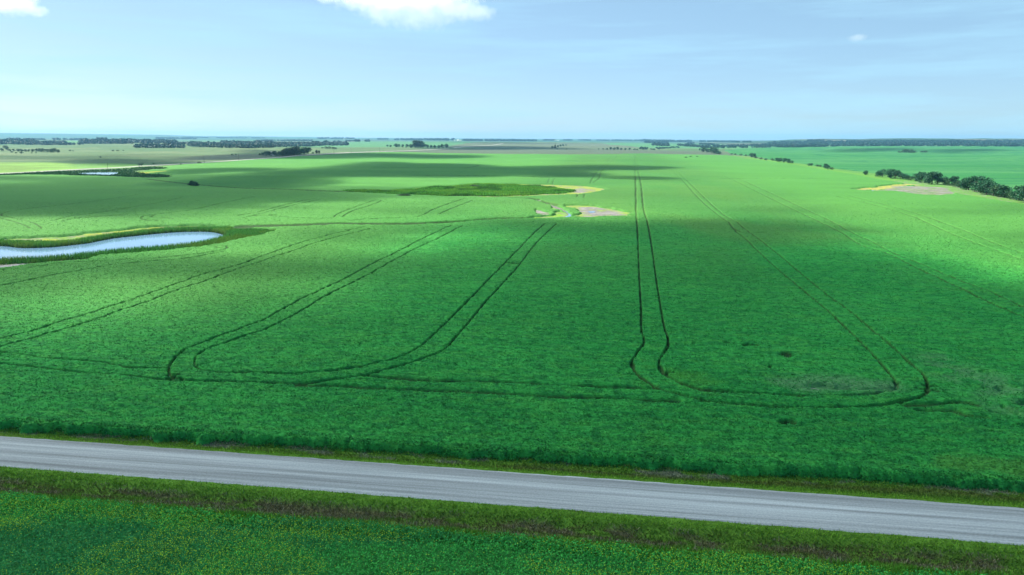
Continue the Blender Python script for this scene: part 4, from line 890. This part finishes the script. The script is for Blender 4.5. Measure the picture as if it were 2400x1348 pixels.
def cloud_from(X, Y, D, label, top=0.62):
    """a closed cloud body whose thickness along the sunbeam gives the wanted shade on the ground"""
    th = np.clip(D, 0, 1.8) * OD / 0.03 * math.sin(SUN_EL)
    sh = SUNV[:2] / SUNV[2] * CLOUD_Z
    M = th > 0.6
    nr, nc = X.shape; idx = np.arange(nr * nc).reshape(nr, nc)
    keep = M[:-1, :-1] | M[:-1, 1:] | M[1:, 1:] | M[1:, :-1]
    # drop border cells so that the sheet closes
    thp = np.where(M, th, 0.0)
    a_ = np.stack([idx[:-1, :-1], idx[1:, :-1], idx[1:, 1:], idx[:-1, 1:]], -1)[keep]
    n0 = nr * nc
    Vt = np.stack([X + sh[0], Y + sh[1], CLOUD_Z + thp * top + 0.05], -1).reshape(-1, 3); Vb = np.stack([X + sh[0], Y + sh[1], CLOUD_Z - thp * (1 - top) - 0.05], -1).reshape(-1, 3)
    # side walls along open edges
    e = np.concatenate([a_[:, [0, 1]], a_[:, [1, 2]], a_[:, [2, 3]], a_[:, [3, 0]]]); key = np.sort(e, 1); kk = key[:, 0].astype(np.int64) * (2 * n0) + key[:, 1]
    uq, inv, cnt = np.unique(kk, return_inverse=True, return_counts=True); ed = e[cnt[inv] == 1]
    side = np.stack([ed[:, 1], ed[:, 0], ed[:, 0] + n0, ed[:, 1] + n0], -1)
    q = np.vstack([a_, a_[:, ::-1] + n0, side])
    V = np.vstack([Vt, Vb]); used = np.zeros(len(V), bool); used[q.ravel()] = True; rm = np.cumsum(used) - 1
    o = link('cloud', mesh_np('cloud', V[used], rm[q].ravel(), 4, M_cloud, None, True)); return tag(o, label, kind='structure')
def ground_grid(x0_, x1_, y0_, y1_, st): return np.meshgrid(np.arange(x0_, x1_, st), np.arange(y0_, y1_, st), indexing='ij')
X, Y = ground_grid(-620, 620, -160, 660, 5.0)
px, py = project(X, Y, base_h(X, Y)); front = Y > np.abs(X) * 0.3 + 15
warp = (fbm(X / 60, Y / 60, 211, 3) - 0.5); 
D = shade_grid(px + warp * 120, np.where(Y > 15, py, 1350) + (fbm(X / 40 + 9, Y / 40, 212, 3) - 0.5) * 14)
D = D * np.where(np.hypot(X, Y) > 300, 1.35, 1.0); D = np.where(Y > 30, D, 0.95)
edge_f = sstep(0, 60, X + 615) * sstep(0, 60, 615 - X) * sstep(0, 60, Y + 155) * sstep(0, 90, 655 - Y)
u_, v_ = uv(X, Y); mid = np.exp(-((D - 0.42) / 0.24) ** 2)
D = np.clip(D * (0.85 + 0.35 * fbm(X / 35, Y / 35, 213, 3)) + mid * 1.5 * (fbm(u_ / 55, v_ / 24, 214, 3) - 0.5), 0, 1.35) * edge_f; D = np.where(D < 0.04, 0, D)
cloud_from(X, Y, D, 'wide broken cumulus deck drifting over the near field')
BANDS = [([(600, 404), (700, 401), (800, 391), (850, 384), (900, 381.5), (960, 385), (1000, 384.5), (1100, 386), (1150, 392), (1200, 393), (1300, 391), (1400, 389.5), (1530, 391), (1560, 394), (1500, 398), (1400, 400), (1370, 405), (1400, 411), (1330, 416), (1240, 413), (1200, 408), (1150, 413), (1080, 416.5), (960, 416.5), (900, 415), (700, 413), (610, 410)], 1.0, 18),
 ([(640, 371), (720, 362.5), (800, 360), (900, 360.5), (1000, 364), (1080, 365.5), (1130, 368), (1100, 371), (1000, 372), (900, 369.5), (800, 371), (700, 372.5)], 1.0, 30),
 ([(1020, 347), (1080, 343), (1200, 343.5), (1340, 348.5), (1200, 350), (1060, 350.5)], 1.0, 80),
 ([(170, 378), (220, 374), (300, 373.5), (460, 379), (460, 383), (330, 388), (210, 387)], 0.7, 30),
 ([(420, 369), (480, 366), (560, 362), (600, 352), (650, 360), (600, 371), (540, 374), (450, 374)], 0.7, 40),
 ([(350, 405), (420, 399), (500, 396.5), (620, 395.5), (660, 398), (560, 404), (480, 408), (400, 411)], 0.8, 15),
 ([(470, 425), (530, 417.5), (620, 416.5), (700, 416.5), (770, 422), (760, 432), (680, 440), (560, 442), (450, 439), (340, 438), (380, 431)], 0.75, 12),
 ([(1400, 419), (1450, 414.5), (1520, 416), (1590, 421), (1500, 422)], 0.7, 10),
 ([(1950, 356), (2000, 350), (2120, 347), (2100, 352), (2000, 358)], 0.5, 50), ([(2200, 352), (2300, 350), (2350, 353), (2260, 358), (2190, 360)], 0.45, 60),
 ([(0, 372), (0, 366), (200, 366), (330, 362), (250, 371)], 0.3, 60)]
names = ['over the dark band across mid field', 'over the strip by the far road', 'over the grey far field', 'over the far pasture', 'near the farmyard', 'over the left swath', 'over the lonely tree clump', 'over the field right of the hollow', 'over the right field', 'over the right field edge', 'over the left pasture']
for (pts, amt, soft), nm in zip(BANDS, names):
    soft *= 1.7; P = poly_w(pts, 3); lo = P.min(0) - soft * 1.6; hi = P.max(0) + soft * 1.6
    st = max(5.0, max(hi - lo) / 220); X, Y = ground_grid(lo[0], hi[0], lo[1], hi[1], st)
    d_ = sdist(P, X, Y, soft * 1.6) + soft * 1.1 * (fbm(X / (soft * 3), Y / (soft * 3), 221, 3) - 0.5)
    cloud_from(X, Y, 1.5 * amt * sstep(-soft, soft, d_) * (0.45 + 1.05 * fbm(X / soft / 5, Y / soft / 1.6, 222, 3)), 'flat based cloud ' + nm)

# cumulus in view at the top of the sky
def cumulus(blobs, dist_, label, dens, seed):
    """blobs: (px, py, half width px, half height px); one body of vapour frayed by noise"""
    sc_ = dist_ / F; m, n, l, o = mat_base('bright_cloud'); tc = n.new('ShaderNodeTexCoord')
    cen = CAM + ray(np.mean([b_[0] for b_ in blobs]), np.mean([b_[1] for b_ in blobs])) * dist_
    lo = np.full(3, 1e9); hi = -lo; acc = None
    for bx, by, bw, bh in blobs:
        P = CAM + ray(bx, by) * dist_ - cen; R_ = np.array([bw * sc_, bw * sc_ * 0.6, bh * sc_]); lo = np.minimum(lo, P - R_ * 1.35); hi = np.maximum(hi, P + R_ * 1.35)
        a_ = n.new('ShaderNodeVectorMath'); a_.operation = 'SUBTRACT'; l.new(tc.outputs['Object'], a_.inputs[0]); a_.inputs[1].default_value = P
        b_ = n.new('ShaderNodeVectorMath'); b_.operation = 'MULTIPLY'; l.new(a_.outputs[0], b_.inputs[0]); b_.inputs[1].default_value = 1 / R_
        c_ = n.new('ShaderNodeVectorMath'); c_.operation = 'LENGTH'; l.new(b_.outputs[0], c_.inputs[0])
        if acc is None: acc = c_.outputs['Value']
        else:
            d_ = n.new('ShaderNodeMath'); d_.operation = 'SMOOTH_MIN'; d_.inputs[2].default_value = 0.15; l.new(acc, d_.inputs[0]); l.new(c_.outputs['Value'], d_.inputs[1]); acc = d_.outputs[0]
    nz = n.new('ShaderNodeTexNoise'); nz.inputs['Scale'].default_value = 1 / (26 * sc_); nz.inputs['Detail'].default_value = 6; nz.inputs['Roughness'].default_value = 0.62
    l.new(tc.outputs['Object'], nz.inputs[0])
    e_ = n.new('ShaderNodeMath'); e_.operation = 'MULTIPLY_ADD'; l.new(nz.outputs[0], e_.inputs[0]); e_.inputs[1].default_value = -1.7; l.new(acc, e_.inputs[2])     # length - 1.7 noise
    f_ = n.new('ShaderNodeMapRange'); f_.inputs[1].default_value = 0.16; f_.inputs[2].default_value = -0.45; f_.inputs[3].default_value = 0; f_.inputs[4].default_value = dens; l.new(e_.outputs[0], f_.inputs[0])
    v_ = n.new('ShaderNodeVolumePrincipled'); v_.inputs['Color'].default_value = (1, 1, 1, 1); v_.inputs['Anisotropy'].default_value = 0.1
    l.new(f_.outputs[0], v_.inputs['Density']); l.new(v_.outputs[0], o.inputs['Volume'])
    V, Fc = [], []; c_ = (lo + hi) / 2; box(V, Fc, c_[0], c_[1], c_[2], *(hi - lo))
    ob = link('cloud', pyd('cloud', V, Fc, m)); ob.location = cen; return tag(ob, label, kind='structure')
cy.volume_step_rate = 0.25; cy.volume_max_steps = 256
cumulus([(770, -4, 40, 14), (830, 2, 55, 22), (905, 22, 70, 38), (985, 34, 75, 40), (1060, 22, 75, 34), (1120, 30, 45, 22), (950, -10, 190, 30)], 4500, 'bright white cumulus at the top of the sky', 0.0045, 5)
cumulus([(-30, 8, 70, 30), (45, 12, 48, 24), (80, 26, 36, 14)], 4500, 'white cumulus cut by the upper left corner', 0.008, 6)
cumulus([(2010, 88, 24, 10)], 4500, 'small faint puff of cloud in the upper right sky', 0.004, 8)

# dust drifting from far fields
M_dust = vol_mat('pale_dust', 0.02, (1, 0.97, 0.95), 0.0)
for px, py, wpx, hpx, lb in ((1072, 328.3, 9, 2.6, 'pale dust cloud beside the far shelterbelt on the horizon'), (1304, 329, 7, 2.0, 'thin dust plume above the tiny copse on the horizon'), (808, 325.6, 5, 1.6, 'small white dust puff on the left horizon')):
    dist_ = 5200; P = CAM + ray(px, py) * dist_; P[2] = max(P[2], float(ground_h(P[0:1], P[1:2])[0]) + 6)
    import bmesh
    bm = bmesh.new(); g = np.random.default_rng(int(px))
    for k in range(10): bmesh.ops.create_icosphere(bm, subdivisions=2, radius=hpx / F * dist_ * g.uniform(0.5, 1.0), matrix=Matrix.Translation((P[0] + g.uniform(-1, 1) * wpx / F * dist_, P[1] + g.normal() * 8, P[2] + g.normal() * 1.2)))
    me = bpy.data.meshes.new('dust_cloud'); bm.to_mesh(me); bm.free(); me.materials.append(M_dust)
    o = link('dust_cloud', me); md = o.modifiers.new('remesh', 'REMESH'); md.mode = 'VOXEL'; md.voxel_size = 3.0; tag(o, lb, kind='stuff')

# ------------------------------------------------------------------ haze
HZ = 125.0; hb = float(min(gz.min(), cz.min())) - 1.0
V, Fc = [], []; box(V, Fc, 0, 0, (HZ + hb) / 2, 33000, 33000, HZ - hb)
m, n, l, o = mat_base('haze_air'); v_ = n.new('ShaderNodeVolumePrincipled'); v_.inputs['Density'].default_value = 5.5e-5; v_.inputs['Color'].default_value = (0.26, 0.55, 0.90, 1); v_.inputs['Anisotropy'].default_value = 0.2
l.new(v_.outputs[0], o.inputs['Volume'])
o = link('haze', pyd('haze', V, Fc, m)); tag(o, 'thin blue haze over the far plain', kind='stuff')
print('done', round(time.time() - T0, 1), 'max ground', gz.max())
